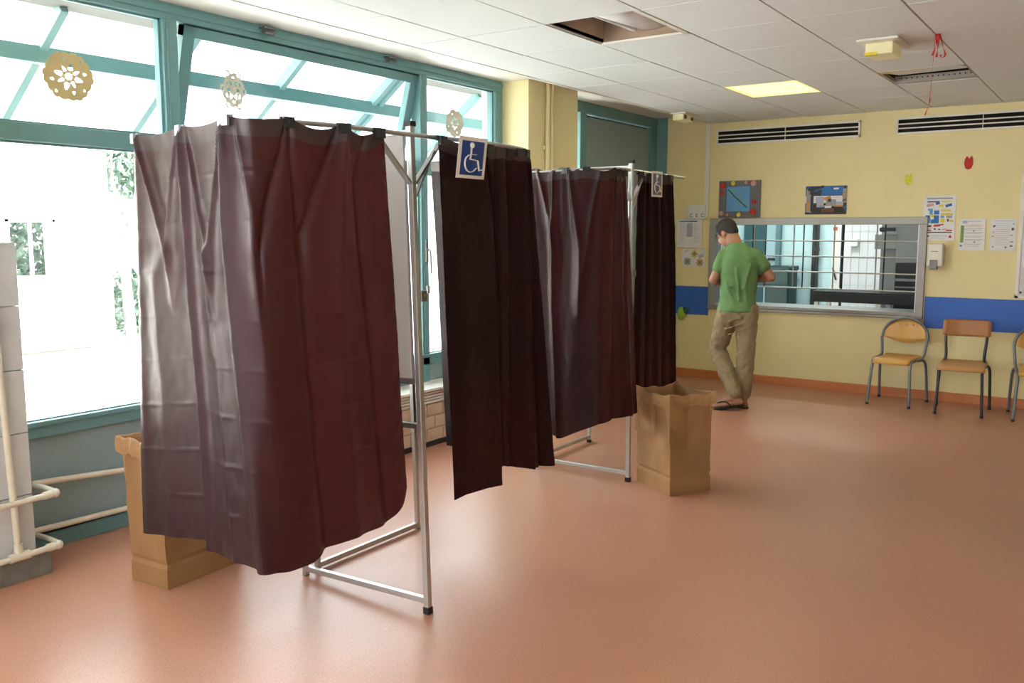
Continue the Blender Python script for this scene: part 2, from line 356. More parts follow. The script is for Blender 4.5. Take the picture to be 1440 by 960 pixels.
# wall_left: the outer skin above the head, plus the yellow column between the windows and the tiled pier
b = MB(); b.box((-4.6, -2.7, ZS-.01), (-4.46, YB, 3.2)); b.box((-4.6, 6.2, 0), (-4.46, 7.0, 3.0)); b.box((-4.6, 9.1, 0), (-4.46, YB, 3.0))
tag(obj('wall_left', b, WHITE), kind='structure')
tag(obj('wall_left_column', MB().box((-4.5, 6.205, 0), (-4.13, 6.995, ZS+.04)), YEL, bevel=.006), 'square cream yellow column between the two teal windows', kind='structure')
b = MB()
for y in (6.46, 6.52): b.tube([(-4.105, y, 0), (-4.105, y, ZS+.03)], .02, 10)
b.cbox((-4.115, 6.49, 2.3), (.02, .14, .03)); b.cbox((-4.115, 6.49, .9), (.02, .14, .03))
one('riser_pipe', b, YEL, 'pair of thin cream riser pipes on the yellow column face', 'pipe', smooth=True)
pier = thing('wall_left_pier', 'white tiled pier at the left edge with a yellow core and grey plinth', None, (-4.25, 1.8, 0), kind='structure')
obj('core', MB().box((-4.45, 1.36, 0), (-4.12, 1.965, ZS)), YEL, pier, bevel=.004)
obj('plinth', MB().box((-4.45, 1.34, 0), (-4.085, 2.085, .105)), CONC, pier, bevel=.004)
tl = None
zz = [.108+.29*i for i in range(6)]; zz[-1] = 1.553
for i in range(5):
    za, zb = zz[i], zz[i+1]
    for yy0, yy1 in ((1.34, 1.72), (1.724, 2.02)):
        t = MB(); t.box((-4.125, yy0, za), (-4.095, yy1, zb-.003)); 
        if yy1 > 2: t.box((-4.45, 1.97, za), (-4.097, 2.02, zb-.003))
        obj('cladding_tile', t, OLDW, pier, bevel=.0025, seg=1)
# heating pipes
hp = thing('heating_pipe', 'cream painted heating pipes looping around the pier at the left edge', 'pipe', (-4.05, 1.9, .1))
def elbow_run(z, y_end):
    return spline([(-4.055, 1.0, z-.02), (-4.055, 1.7, z-.008), (-4.05, y_end-.05, z)], 6)+spline([(-4.052, y_end-.01, z), (-4.085, y_end+.015, z), (-4.2, y_end+.02, z), (-4.36, y_end+.02, z-.01)], 5)
for z in (.385, .135):
    p = obj('pipe_loop', MB().tube(elbow_run(z, 2.10), .0135, 10), PIPE, hp, smooth=True)
    obj('elbow_fitting', MB().ball((-4.058, 2.105, z), .022).cyl((-4.055, 2.05, z), (-4.055, 2.085, z), .019, 12), PIPE, p, smooth=True)
b = MB(); b.tube([(-4.075, 1.86, 2.0), (-4.075, 1.90, 1.1), (-4.062, 1.925, .14)], .015, 10); p = obj('vertical_pipe', b, PIPE, hp, smooth=True)
obj('tee_fitting', MB().cyl((-4.055, 1.88, .132), (-4.055, 1.97, .134), .021, 12).cyl((-4.06, 1.925, .13), (-4.063, 1.925, .19), .02, 12), PIPE, p, smooth=True)
wp = thing('wall_pipe', 'two cream heating pipes running low along the teal window panel', 'pipe', (-4.37, 3, .1))
for z0, z1 in ((.37, .28), (.125, .10)):
    obj('pipe_run', MB().tube([(-4.37, 2.1, z0), (-4.37, 3.2, z1), (-4.37, 4.4, z1)], .015, 10), PIPE, wp, smooth=True)
for y in (2.9, 4.1):
    for z in (.31, .11): obj('pipe_bracket', MB().bar((-4.41, y, z), (-4.37, y, z), .02, .02), PIPE, wp)
# tiled convector casing seen between the booths
cv = thing('convector', 'pale tiled heater casing with slatted white top under the window', 'heater', (-4.3, 5.4, 0))
b = MB(); b.box((-4.40, 4.6, .03), (-4.22, 6.1, .40)); obj('casing', b, OLDW, cv)
b = MB(); b.box((-4.41, 4.58, .43), (-4.16, 6.12, .45)); obj('top_shelf', b, WHITE, cv, bevel=.003)
for k in range(4): obj('slat', MB().box((-4.215, 4.6, .335+.022*k), (-4.195, 6.1, .349+.022*k)), WHITE, cv)
BRK = mat('pale_pink_tile', srgb(214, 190, 172), .5, var=.05)
br = None
for r in range(3):
    for k in range(8):
        yy = 4.6+k*.187+(.09 if r % 2 else 0)
        if yy+.18 > 6.12: continue
        if br is None: br = obj('tile', MB().box((0, 0, 0), (.014, .181, .088)), BRK, cv, local=True, bevel=.002, seg=1); o = br
        else: o = br.copy(); COL.objects.link(o); o.parent = cv
        o.location = Vector((-4.222, yy, .045+r*.094))-Vector((-4.3, 5.4, 0))
obj('base', MB().box((-4.40, 4.6, 0), (-4.21, 6.1, .035)), BLACK, cv)

# ================================================================ OUTSIDE
GRD = mat('pale_paving', srgb(205, 202, 196), .9, var=.06, scale=1.5)
EXTW = mat('white_render', srgb(240, 240, 236), .8, var=.02)
LEAF = mat('foliage_green', (.10, .16, .12), .7, var=.4, scale=3)
BARK = mat('bark', (.12, .11, .11), .9, var=.3, scale=8)
tag(obj('ground', MB().box((-60, -40, -.2), (-4.6, 60, -.05)), GRD), 'pale paving outside the windows', kind='structure')
eave = MB().box((-4.86, -2.7, 2.79), (-4.6, YB, 3.2)); tag(obj('trim_3', eave, mat('grey_eave', srgb(118, 118, 116), .8)), 'grey concrete lintel outside above the windows', kind='structure')
cn = thing('canopy', 'pale teal steel canopy framework outside the upper windows', 'canopy', (-5.2, 4.5, 2.4))
def cz(x): return 2.745+.73*(x+4.8)
for y in (.2, 1.03, 1.86, 2.69, 3.52, 4.37, 5.30, 5.38, 6.39, 7.22, 8.05, 8.9):
    hh = .03 if y in (5.30, 5.38) else .045
    obj('rafter', MB().bar((-4.78, y, cz(-4.78)+.03), (-5.58, y, cz(-5.58)+.03), .045, .07), TEAL, cn)
obj('purlin', MB().bar((-5.03, -1, cz(-5.03)-.02), (-5.03, 9.4, cz(-5.03)-.0), .06, .09), TEAL, cn)
obj('edge_beam', MB().bar((-5.58, -1, 2.20), (-5.58, 9.4, 2.20), .05, .07), TEAL, cn)
for y in (-.9, 9.3): obj('post', MB().box((-5.62, y-.04, -.05), (-5.54, y+.04, 2.19)), TEAL, cn)
obj('glazing', MB().add([(-4.8, -1, cz(-4.8)+.075), (-4.8, 9.4, cz(-4.8)+.075), (-5.6, 9.4, cz(-5.6)+.075), (-5.6, -1, cz(-5.6)+.075)], [(0, 1, 2, 3)]), GLASS, cn)
hs = thing('building', 'white rendered building across the yard with a planted opening', 'building', (-12, 3, 0))
b = MB(); b.box((-12.3, -8, 0), (-12, 5.8, 5)); b.box((-12.3, 6.45, 0), (-12, 7.25, 5)); b.box((-12.3, 5.8, 0), (-12, 6.45, 1.0)); b.box((-12.3, 5.8, 1.76), (-12, 6.45, 5))
obj('wall', b, EXTW, hs)
obj('ledge', MB().box((-12.0, 4.5, .82), (-11.94, 7.25, .86)), mat('grey_ledge', srgb(150, 155, 160), .8), hs)
b = MB(); b.box((-12.02, 5.8, 1.0), (-11.97, 5.84, 1.76)); b.box((-12.02, 6.41, 1.0), (-11.97, 6.45, 1.76)); b.box((-12.02, 5.8, 1.72), (-11.97, 6.45, 1.76)); b.box((-12.02, 6.1, 1.0), (-11.98, 6.13, 1.76))
obj('window_frame', b, EXTW, hs)
def leaves(name, c, r, n, sz, m, parent=None):
    vs = []; fs = []; ms = []
    for k in range(n):
        while True:
            p = Vector((random.uniform(-1, 1), random.uniform(-1, 1), random.uniform(-1, 1)))
            if p.length < 1: break
        p = Vector((c[0]+p.x*r[0], c[1]+p.y*r[1], c[2]+p.z*r[2]))
        u = Vector([random.gauss(0, 1) for _ in range(3)]).normalized(); v = u.orthogonal().normalized(); s = sz*random.uniform(.5, 1.3)
        i = len(vs); vs += [p-u*s, p+v*s*.4, p+u*s, p-v*s*.4]; fs.append((i, i+1, i+2, i+3))
    mb = MB(); mb.add(vs, fs); return obj(name, mb, m, parent)
hg = thing('shrub', 'blue green shrub growing behind the opening in the white building', 'shrub', (-12.8, 6.1, 0))
obj('stem', MB().tube([(-12.8, 6.1, -.05), (-12.8, 6.15, 1.0), (-12.8, 6.5, 1.7)], [.05, .04, .02], 7), BARK, hg)
leaves('foliage', (-12.8, 6.3, 1.2), (.35, 1.0, .9), 1500, .09, LEAF, hg)
tr = thing('tree', 'slender tree with light foliage beyond the left window beside the curtain', 'tree', (-12.2, 7.75, 0))
b = MB(); b.tube([(-12.2, 7.62, -.05), (-12.2, 7.58, .9), (-12.2, 7.65, 1.5), (-12.2, 7.85, 2.2), (-12.2, 7.9, 2.7)], [.09, .075, .06, .05, .03], 8)
for p in (((-12.2, 7.6, 1.2), (-12.1, 8.0, 1.8), (-12.1, 8.2, 2.4)), ((-12.2, 7.7, 1.6), (-12.3, 7.5, 2.3), (-12.2, 7.45, 2.8)), ((-12.2, 7.85, 2.2), (-12.2, 8.1, 2.5), (-12.2, 8.3, 2.7))): b.tube(p, [.045, .03, .015], 6)
obj('trunk', b, BARK, tr, smooth=True)
leaves('foliage', (-12.5, 8.2, 2.5), (.5, .8, .45), 1500, .07, LEAF, tr)
sh = thing('hedge', 'low mixed hedge at the foot of the tree outside', 'hedge', (-13.2, 8.4, 0))
leaves('foliage', (-13.2, 8.6, .45), (.5, 1.3, .55), 1500, .09, LEAF, sh)
cars = thing('fence', 'pale boundary fence behind the tree outside', 'fence', (-16, 12, 0))
for k in range(14): obj('board', MB().box((-16.05, 8+k*.62, -.05), (-16, 8.6+k*.62, 1.5+.03*(k % 3))), EXTW, cars)

# ================================================================ KITCHEN BEHIND THE HATCH
KW = mat('pale_aqua_wall', srgb(196, 226, 228), .6, var=.03)
KT = mat('teal_kitchen_door', srgb(22, 82, 86), .45, var=.05)
KTL = mat('blue_grey_glazing', srgb(150, 190, 200), .3, var=.05)
KWT = mat('white_wall_tile', srgb(226, 228, 230), .25, var=.02)
KG = mat('dark_green_plastic', srgb(3, 54, 50), .4, var=.1)
GY_ = YB+.14; KB = 12.2
b = MB(); b.box((-5.2, KB, -.05), (.2, KB+.15, 3)); b.box((-5.35, GY_, -.05), (-5.2, KB+.15, 3)); b.box((.2, GY_, -.05), (.35, KB+.15, 3))
tag(obj('wall_kitchen', b, KW), kind='structure')
tag(obj('floor_kitchen', MB().box((-5.35, GY_, -.12), (.35, KB+.15, -.001)), mat('grey_kitchen_floor', srgb(150, 160, 165), .4)), kind='structure')
tag(obj('ceiling_kitchen', MB().box((-5.35, GY_, 2.7), (.35, KB+.15, 2.8)), WHITE), kind='structure')
kd = thing('door_1', 'teal kitchen door with blue glazing behind the hatch grille', None, (-4.3, KB, 0), kind='structure')
obj('leaf', MB().box((-4.46, KB-.05, 0), (-4.34, KB, 2.2)).box((-4.32, KB-.05, 0), (-4.17, KB, 2.2)).box((-4.46, KB-.05, 0), (-3.95, KB, .5)), KT, kd)
obj('pane', MB().box((-4.165, KB-.04, .5), (-4.01, KB-.005, 2.2)), KTL, kd)
obj('jamb', MB().box((-4.0, KB-.09, 0), (-3.94, KB, 2.25)), mat('grey_teal_paint', srgb(90, 128, 132), .5), kd)
obj('handle', MB().box((-4.10, KB-.10, 1.20), (-4.02, KB-.04, 1.235)), BLACK, kd)
# white wall tiles: each a part
kt = thing('tile_panel', 'white tiled stretch of the kitchen wall behind the grille', 'tiles', (-2.9, KB, 0))
tp = None
for i in range(5):
    for j in range(5):
        if tp is None: tp = obj('tile', MB().box((0, -.02, 0), (.097, 0, .345)), KWT, kt, local=True); o = tp
        else: o = tp.copy(); COL.objects.link(o); o.parent = kt
        o.location = (-.21+i*.101, -.003, .55+j*.35)
dj = thing('door_2', 'white kitchen door jamb with a small red sign', None, (-3.2, KB, 0), kind='structure')
obj('jamb', MB().box((-3.25, KB-.06, 0), (-3.14, KB, 2.3)), WHITE, dj); obj('gap', MB().box((-3.14, KB-.03, 0), (-3.115, KB-.0, 2.3)), BLACK, dj)
tag(obj('red_plate', MB().box((-3.243, KB-.068, 1.61), (-3.19, KB-.06, 1.656)), mat('red_plate', srgb(200, 70, 60), .4), dj), 'small red plate')
b = MB(); b.bar((-3.23, KB-.07, 1.12), (-3.18, KB-.07, .96), .012, .02); obj('lever', b, BLACK, dj)
one('shelf_column', MB().box((-3.50, KB-.10, 0), (-3.46, KB-.02, 2.4)).box((-3.455, KB-.10, 0), (-3.43, KB-.02, 2.4)).cbox((-3.44, KB-.11, 1.62), (.05, .02, .01)).cbox((-3.44, KB-.11, 1.55), (.05, .02, .01)).cbox((-3.43, KB-.12, 1.36), (.06, .05, .05)).cbox((-3.42, KB-.14, .74), (.09, .08, .03)), BLACK, 'black vertical shelf upright on the aqua kitchen wall', 'upright')
b = MB(); b.box((-3.99, KB-.5, 0), (-3.67, KB-.12, 1.10)); gb = one('storage_bin', b, KG, 'tall dark green plastic bin seen through the hatch grille', 'bin', bevel=.02)
obj('lid', MB().box((-4.0, KB-.51, 1.08), (-3.66, KB-.11, 1.14)).box((-4.0, KB-.52, .86), (-3.66, KB-.5, .9)), KG, gb, bevel=.01)
ct = thing('worktop_table', 'black topped kitchen table with white legs behind the grille', 'table', (-2.7, 11.2, 0))
obj('top', MB().box((-3.13, 10.9, .84), (-1.9, 11.5, .885)).box((-3.13, 10.88, .76), (-1.9, 10.90, .86)), BLACK, ct)
for x in (-3.08, -2.37, -1.95):
    for y in (10.93, 11.45): obj('leg', MB().box((x-.025, y-.025, 0), (x+.025, y+.025, .84)), WHITE, ct)
one('extractor_hood', MB().box((-2.62, 11.7, 1.38), (-2.36, KB-.01, 1.56)).box((-2.36, 11.7, 1.2), (-2.12, KB-.01, 2.2)).box((-2.61, KB-.2, .5), (-2.36, KB-.01, 2.2)), STEELD, 'grey stainless steel extractor and cabinet behind the hatch', 'hood', bevel=.005)
one('wall_lamp', MB().box((-2.55, 11.62, 1.60), (-2.38, 11.69, 1.645)).cyl((-2.52, 11.6, 1.62), (-2.52, 11.66, 1.62), .03), BLACK, 'small black lamp fixed on the kitchen hood', 'lamp')
ov = thing('oven', 'black oven standing right of the steel cabinet in the kitchen', 'oven', (-2.2, 11.4, 0))
obj('body', MB().box((-2.33, 11.53, 0), (-1.9, 11.69, 1.22)), BLACK, ov, bevel=.005)
obj('door_rail', MB().box((-2.32, 11.51, 1.0), (-1.95, 11.53, 1.03)).box((-2.32, 11.51, .92), (-1.95, 11.53, .935)), STEELD, ov)
one('wall_dispenser', MB().box((-3.02, KB-.10, 1.40), (-2.92, KB-.02, 1.50)), WHITE, 'small white box on the tiled kitchen wall', 'dispenser', bevel=.01)
kl = bpy.data.lights.new('kitchen_fill_light', 'AREA'); kl.shape = 'RECTANGLE'; kl.size = 1.2; kl.size_y = .3; kl.energy = 6; kl.color = (.92, 1, 1)  # added fill light for the kitchen
ko = bpy.data.objects.new('kitchen_fill_light', kl); COL.objects.link(ko); ko.location = (-3.2, 10.9, 2.68)

# ---- hatch frame and grille
hf = thing('serving_hatch', 'stainless steel framed serving hatch in the back wall with counter ledge', 'hatch', (-2.66, YB, .8))
b = MB()
b.box((-3.745, YB-.02, 1.665), (-1.585, YB+.15, 1.735)); b.box((-3.745, YB-.03, .77), (-3.675, YB+.15, 1.665)); b.box((-1.652, YB-.03, .77), (-1.585, YB+.15, 1.665)); 
obj('frame', b, STEEL, hf, bevel=.003)
b = MB(); b.box((-3.745, YB-.045, .765), (-1.585, YB+.15, .79)); b.box((-3.675, YB-.02, .79), (-1.652, YB+.4, .825)); obj('counter_ledge', b, STEEL, hf, bevel=.004)
gr = thing('roller_grille', 'folding metal security grille of thin bars inside the hatch', 'grille', (-2.66, YB+.06, 1.3))
gy = YB+.05
for z in (1.503, 1.345, 1.187, 1.021): obj('horizontal_bar', MB().cyl((-3.675, gy, z), (-1.655, gy, z), .0075, 8), ALU, gr, smooth=True)
for i, x in enumerate((-3.62, -3.52, -3.275, -3.15, -2.855, -2.755, -2.45, -2.36, -2.045, -1.97)):
    obj('vertical_bar', MB().cyl((x, gy, 1.02), (x, gy, 1.665), .007, 6), ALU if i % 2 == 0 else BLACK, gr, smooth=True)
obj('side_guide', MB().box((-1.672, gy-.02, .825), (-1.655, gy+.02, 1.665)), ALU, gr)

# ================================================================ VOTING BOOTHS
def booth(loc, label, yb_len, ry, rx=0.):
    # local: post foot at origin, divider goes -X, wing goes +Y at x=-.74
    t = thing('voting_booth', label, 'booth', loc, 0, ry=ry, rx=rx, group=None)
    s = .026
    b = MB(); b.box((-s/2, -s/2, .02), (s/2, s/2, 2.02)); post = obj('post', b, ALU, t, local=True, bevel=.003)
    tag(obj('foot_cap', MB().box((-.015, -.015, 0), (.015, .015, .03)), BLACK, post, local=True), 'black rubber foot')
    obj('top_cap', MB().box((-.017, -.017, 2.015), (.017, .017, 2.035)), BLACK, post, local=True)
    for (x, y) in ((-.745, 0), (-.745, .075), (-.745, yb_len)):
        p = obj('upright', MB().box((x-.011, y-.011, .02), (x+.011, y+.011, 1.99)), ALU, t, local=True, bevel=.002)
        obj('foot_cap', MB().box((x-.013, y-.013, 0), (x+.013, y+.013, .025)), BLACK, p, local=True)
    obj('base_rail', MB().box((-.74, -.011, .045), (-.01, .011, .07)), ALU, t, local=True, bevel=.002)
    obj('wing_rail', MB().box((-.756, .08, .035), (-.734, yb_len, .06)), ALU, t, local=True, bevel=.002)
    obj('top_rail', MB().box((-.74, -.012, 1.985), (-.01, .012, 2.003)), ALU, t, local=True, bevel=.002)
    obj('divider_panel', MB().box((-.735, -.006, 1.0), (-.035, .006, 1.985)), PANEL, t, local=True)
    obj('wing_panel', MB().box((-.751, .08, .95), (-.739, yb_len, 1.985)), PANEL, t, local=True)
    obj('shelf_bar', MB().box((-.74, -.011, .975), (-.01, .011, .998)), STEELD, t, local=True, bevel=.002)
    obj('lower_bar', MB().box((-.74, -.011, .79), (-.01, .011, .812)), STEELD, t, local=True, bevel=.002)
    # writing shelves either side of the divider
    for sg in (-1, 1):
        b = MB(); b.prism([(-.73, sg*.012, .965), (-.20, sg*.012, .965), (-.42, sg*.30, .965), (-.73, sg*.34, .965)], (0, 0, .018)); obj('writing_shelf', b, PANEL, t, local=True, bevel=.003)
    # curtain arms
    for sg in (-1, 1):
        obj('brace', MB().bar((0, sg*.012, 1.79), (-.005, sg*.19, 1.965), .01, .024, up=(1, 0, 0)), ALU, t, local=True)
    obj('brace', MB().bar((.005, .012, 1.74), (.0, .14, 1.93), .008, .016, up=(1, 0, 0)), ALU, t, local=True)
    lt = obj('latch', MB().box((-.012, .012, 1.315), (.018, .05, 1.36)), STEELD, t, local=True, bevel=.003)
    tag(obj('screw', MB().cyl((.018, .032, 1.34), (.021, .032, 1.34), .006, 10), mat('brass', srgb(190, 160, 90), .3, .8), lt, local=True), 'brass screw')
    return t
def rod(t, pts, closed_end=None):
    M = world(t).inverted()
    mb = MB().tube([p for p in spline(pts, 8)], .009, 10); return obj('curtain_rod', mb, ALU, t, smooth=True)
A = booth((-2.33, 2.744, 0), 'aluminium voting booth frame nearest the camera', .80, -.032)
rod(A, [(-3.26, 2.155, 1.945), (-2.86, 2.068, 1.948), (-2.52, 1.995, 1.952), (-2.41, 1.995, 1.957), (-2.37, 2.07, 1.965), (-2.345, 2.35, 1.972), (-2.345, 2.744, 1.975), (-2.31, 3.05, 1.975), (-2.33, 3.42, 1.975), (-2.42, 3.56, 1.975), (-2.8, 3.66, 1.975), (-3.14, 3.73, 1.975)])
Bb = booth((-2.557, 5.005, 0), 'aluminium voting booth frame further back beside the upright bag', .80, -.006)
rod(Bb, [(-3.3, 4.50, 1.955), (-2.98, 4.56, 1.955), (-2.75, 4.60, 1.96), (-2.64, 4.68, 1.965), (-2.58, 4.85, 1.975), (-2.575, 5.005, 1.975), (-2.60, 5.3, 1.975), (-2.62, 5.65, 1.975), (-2.64, 5.96, 1.975)])

def interp(keys, x):
    if x <= keys[0][0]: return keys[0][1]
    for (a, va), (b_, vb) in zip(keys, keys[1:]):
        if x <= b_:
            k = (x-a)/(b_-a); k = k*k*(3-2*k); return va+(vb-va)*k
    return keys[-1][1]
def curtain(name, label, top, bot, clips, ridges, mat_, nt=260, ns=230, sag=.03, crease=.0011, clipinfo=None, wob=.006, seed=0, sagf=None):
    """top, bot: lists of (t, x, y, z); ridges: ([(s,t)...], width, amplitude, s_fade)"""
    T = np.array([p[1:] for p in top]); tt = [p[0] for p in top]; Bm = np.array([p[1:] for p in bot]); bt = [p[0] for p in bot]
    def ev(tk, P, t):
        return np.array([np.interp(t, tk, P[:, i]) for i in range(3)])
    ts = np.linspace(0, 1, nt+1); TP = np.array([ev(tt, T, t) for t in ts]); BP = np.array([ev(bt, Bm, t) for t in ts])
    k = np.ones(7)/7
    for A_ in (TP,):
        for i in range(2):
            q = np.pad(A_[:, i], 3, mode='edge'); s_ = np.convolve(q, k, 'valid'); A_[:, i] = s_
    for t0 in range(2):
        q = np.pad(BP[:, t0], 5, mode='edge'); s_ = np.convolve(q, np.ones(11)/11, 'valid'); BP[:, t0] = np.where((ts < .015) | (ts > .985), BP[:, t0], s_)
    P = []
    for j in range(ns+1):
        s = j/ns; row = []
        C_ = TP*(1-s)+BP*s
        d = np.gradient(C_, axis=0); n = np.stack([d[:, 1], -d[:, 0], np.zeros(nt+1)], 1); n /= (np.linalg.norm(n, axis=1)[:, None]+1e-9)
        disp = np.zeros(nt+1); 
        for pts, wd, amp, fade in ridges:
            ss = [p[0] for p in pts]
            if s < ss[0]-.02 or s > ss[-1]+.15: continue
            c = np.interp(s, ss, [p[1] for p in pts]); ww = wd*(.35+.65*min(1, s*4)) if fade else wd
            g = 1.0 if s <= ss[-1] else max(0, 1-(s-ss[-1])/.15)
            g *= min(1, (s-ss[0]+.02)/.05)
            x = (ts-c)/ww
            disp += amp*g*np.exp(-np.abs(x)**1.5)
        for i, t in enumerate(ts):
            disp[i] += wob*noise.noise(Vector((t*5+seed, s*1.6, seed)))*min(1, s*5)*1.6
            disp[i] += .0022*noise.noise(Vector((t*26+seed, s*22, seed+3)))
        # packing creases
        cr = 0.
        for q in range(1, 9):
            cr += math.exp(-((s-q/9-.004*math.sin(q*7+seed))/.0042)**2)
        disp += crease*cr*(1+.7*np.sin(ts*31+j*.0))
        z = C_[:, 2].copy()
        if s < .35:   # swags between the clips
            cl = np.array(clips); dmin = np.zeros(nt+1)
            for i, t in enumerate(ts):
                a = cl[cl <= t+1e-6]; b2 = cl[cl >= t-1e-6]
                if len(a) and len(b2) and b2[0] > a[-1]:
                    u = (t-a[-1])/(b2[0]-a[-1]); dmin[i] = math.sin(math.pi*u)**1.0*min(1, (b2[0]-a[-1])/.18)*(sagf(t) if sagf else 1)
            f = (1-s/.35)**2
            z -= sag*dmin*f
            disp -= .022*dmin*f*np.sin(min(1, s*8)*math.pi/2)*.8
        for i in range(nt+1):
            row.append((C_[i, 0]+n[i, 0]*disp[i], C_[i, 1]+n[i, 1]*disp[i], z[i]))
        P.append(row)
    mb = MB().grid(P); mb.m = [1 if i < nt*int(ns*.042) else 0 for i in range(len(mb.f))]      # sewn double hem along the top
    root = obj(name, mb, [mat_, HEM], smooth=False); root.data.polygons.foreach_set('use_smooth', [True]*len(root.data.polygons))
    tag(root, label, 'curtain')
    hem = MB(); 
    for (t, m_, lab) in (clipinfo or []):
        i = int(t*nt); p = np.array(P[0][i]); d = np.array(P[0][min(i+4, nt)])-np.array(P[0][max(i-4, 0)]); d[2] = 0; d /= np.linalg.norm(d)
        nn = Vector((d[1], -d[0], 0)); M = Matrix((Vector(d), nn, Vector((0, 0, 1)))).transposed()
        c = MB().cbox(Vector(p)+nn*.006+Vector((0, 0, -.016)), (.044, .012, .036), M).cyl(Vector(p)+nn*.013+Vector((0, 0, -.012)), Vector(p)+nn*.011+Vector((0, 0, -.012)), .004, 8)
        c.cbox(Vector(p)-nn*.012+Vector((0, 0, -.006)), (.044, .012, .02), M)
        tag(obj('clip', c, m_, root, bevel=.002), lab)
    return root, P
Z = 1.978
# curtain 1 (large plum curtain wrapped round the near booth)
top1 = [(0, -3.27, 2.10, Z), (.30, -2.86, 2.02, Z), (.57, -2.48, 1.93, Z), (.64, -2.375, 1.935, Z), (.70, -2.345, 2.05, Z), (.88, -2.325, 2.31, Z), (1, -2.325, 2.52, Z)]
bot1 = [(0, -3.345, 2.105, .335), (.30, -2.76, 1.99, .455), (.325, -2.73, 1.985, .44), (.40, -2.62, 1.955, .43), (.52, -2.45, 1.925, .445), (.60, -2.33, 1.90, .455), (.66, -2.29, 1.97, .44), (.72, -2.30, 2.09, .435), (.78, -2.32, 2.18, .455), (.85, -2.32, 2.34, .465), (.93, -2.31, 2.52, .455), (.97, -2.32, 2.60, .51), (1, -2.33, 2.625, .575)]
rid1 = [([(0, .02), (.12, .09), (.30, .20)], .018, .022, True), ([(0, .02), (.5, .02), (1, .03)], .03, .010, False),
        ([(0, .29), (.10, .24), (.22, .20)], .016, .016, True),
        ([(0, .31), (.2, .315), (.4, .315), (.65, .335), (1, .345)], .018, .030, True), ([(0.02, .34), (.2, .39), (.3, .44)], .014, .018, True),
        ([(0, .555), (.15, .49), (.30, .44), (.4, .42)], .016, .022, True), ([(0, .565), (.25, .545), (.45, .56), (.7, .575), (1, .60)], .022, .034, True),
        ([(.02, .60), (.2, .63), (.35, .63)], .014, .012, True), ([(0, .715), (.18, .665), (.3, .64)], .011, -.022, True),
        ([(0, .72), (.3, .735), (.7, .76), (1, .78)], .018, -.022, True), ([(0, .86), (.12, .80), (.25, .75)], .012, -.03, True),
        ([(0, .88), (.3, .84), (.6, .83), (1, .84)], .025, .02, True), ([(0, .945), (.12, .91), (.5, .92), (1, .93)], .018, -.035, True),
        ([(.45, .45), (.65, .46), (1, .47)], .02, .012, False), ([(0.3, .1), (.6, .13), (1, .16)], .05, .012, False)]
gl = 'light grey clip'; dk = 'dark grey clip'
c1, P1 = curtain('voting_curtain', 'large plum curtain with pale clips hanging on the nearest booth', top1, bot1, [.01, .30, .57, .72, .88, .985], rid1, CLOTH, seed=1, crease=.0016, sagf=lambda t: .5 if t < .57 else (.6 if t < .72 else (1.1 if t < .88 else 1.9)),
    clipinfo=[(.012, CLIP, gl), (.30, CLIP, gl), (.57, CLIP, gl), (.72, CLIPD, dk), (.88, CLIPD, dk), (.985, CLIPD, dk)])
# curtain 2
top2 = [(0, -2.30, 2.80, Z), (.36, -2.31, 3.20, Z), (.52, -2.325, 3.40, Z), (.66, -2.36, 3.52, Z), (.72, -2.48, 3.58, Z), (1, -3.12, 3.73, Z)]
bot2 = [(0, -2.31, 2.90, .455), (.08, -2.30, 2.97, .465), (.2, -2.305, 3.12, .455), (.36, -2.31, 3.27, .435), (.38, -2.325, 3.28, .52), (.52, -2.32, 3.5, .46), (.66, -2.31, 3.69, .435), (.72, -2.42, 3.72, .44), (1, -3.10, 3.83, .40)]
rid2 = [([(0, .37), (.2, .37), (1, .37)], .010, -.03, True), ([(0, .56), (.3, .54), (1, .52)], .022, .035, False), ([(0, .60), (.5, .60), (1, .60)], .012, -.03, False), ([(0, .64), (1, .65)], .016, .03, False),
        ([(0, .28), (.1, .33), (.22, .36)], .014, -.03, True), ([(0, .47), (.4, .46), (1, .44)], .015, -.03, False), ([(0, .80), (1, .82)], .03, .03, False), ([(0, .92), (1, .9)], .03, .03, False)]
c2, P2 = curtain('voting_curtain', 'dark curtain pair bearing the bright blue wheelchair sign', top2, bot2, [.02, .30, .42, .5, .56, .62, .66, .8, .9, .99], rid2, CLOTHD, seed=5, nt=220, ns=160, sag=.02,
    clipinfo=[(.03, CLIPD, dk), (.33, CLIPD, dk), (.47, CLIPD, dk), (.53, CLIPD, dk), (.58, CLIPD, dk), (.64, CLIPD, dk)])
# curtain 3
top3 = [(0, -3.28, 4.50, Z), (.25, -2.98, 4.555, Z), (.48, -2.72, 4.60, Z), (.60, -2.60, 4.68, Z), (.75, -2.55, 4.80, Z), (1, -2.555, 4.90, Z)]
bot3 = [(0, -3.2, 4.55, .35), (.30, -2.87, 4.575, .35), (.38, -2.80, 4.575, .335), (.5, -2.70, 4.59, .385), (.62, -2.56, 4.62, .445), (.8, -2.51, 4.85, .455), (1, -2.50, 5.02, .455)]
rid3 = [([(0, .26), (.12, .30), (.3, .36)], .02, .02, True), ([(0, .44), (.12, .46), (.3, .50), (.45, .50)], .022, .03, True), ([(0, .60), (.15, .56), (.4, .52)], .018, .022, True),
        ([(0, .35), (.5, .335), (1, .36)], .016, .03, False), ([(0, .75), (.4, .74), (1, .74)], .03, -.03, True), ([(.5, .86), (1, .88)], .03, .02, False), ([(0, .92), (.3, .9), (.5, .85)], .02, -.02, True)]
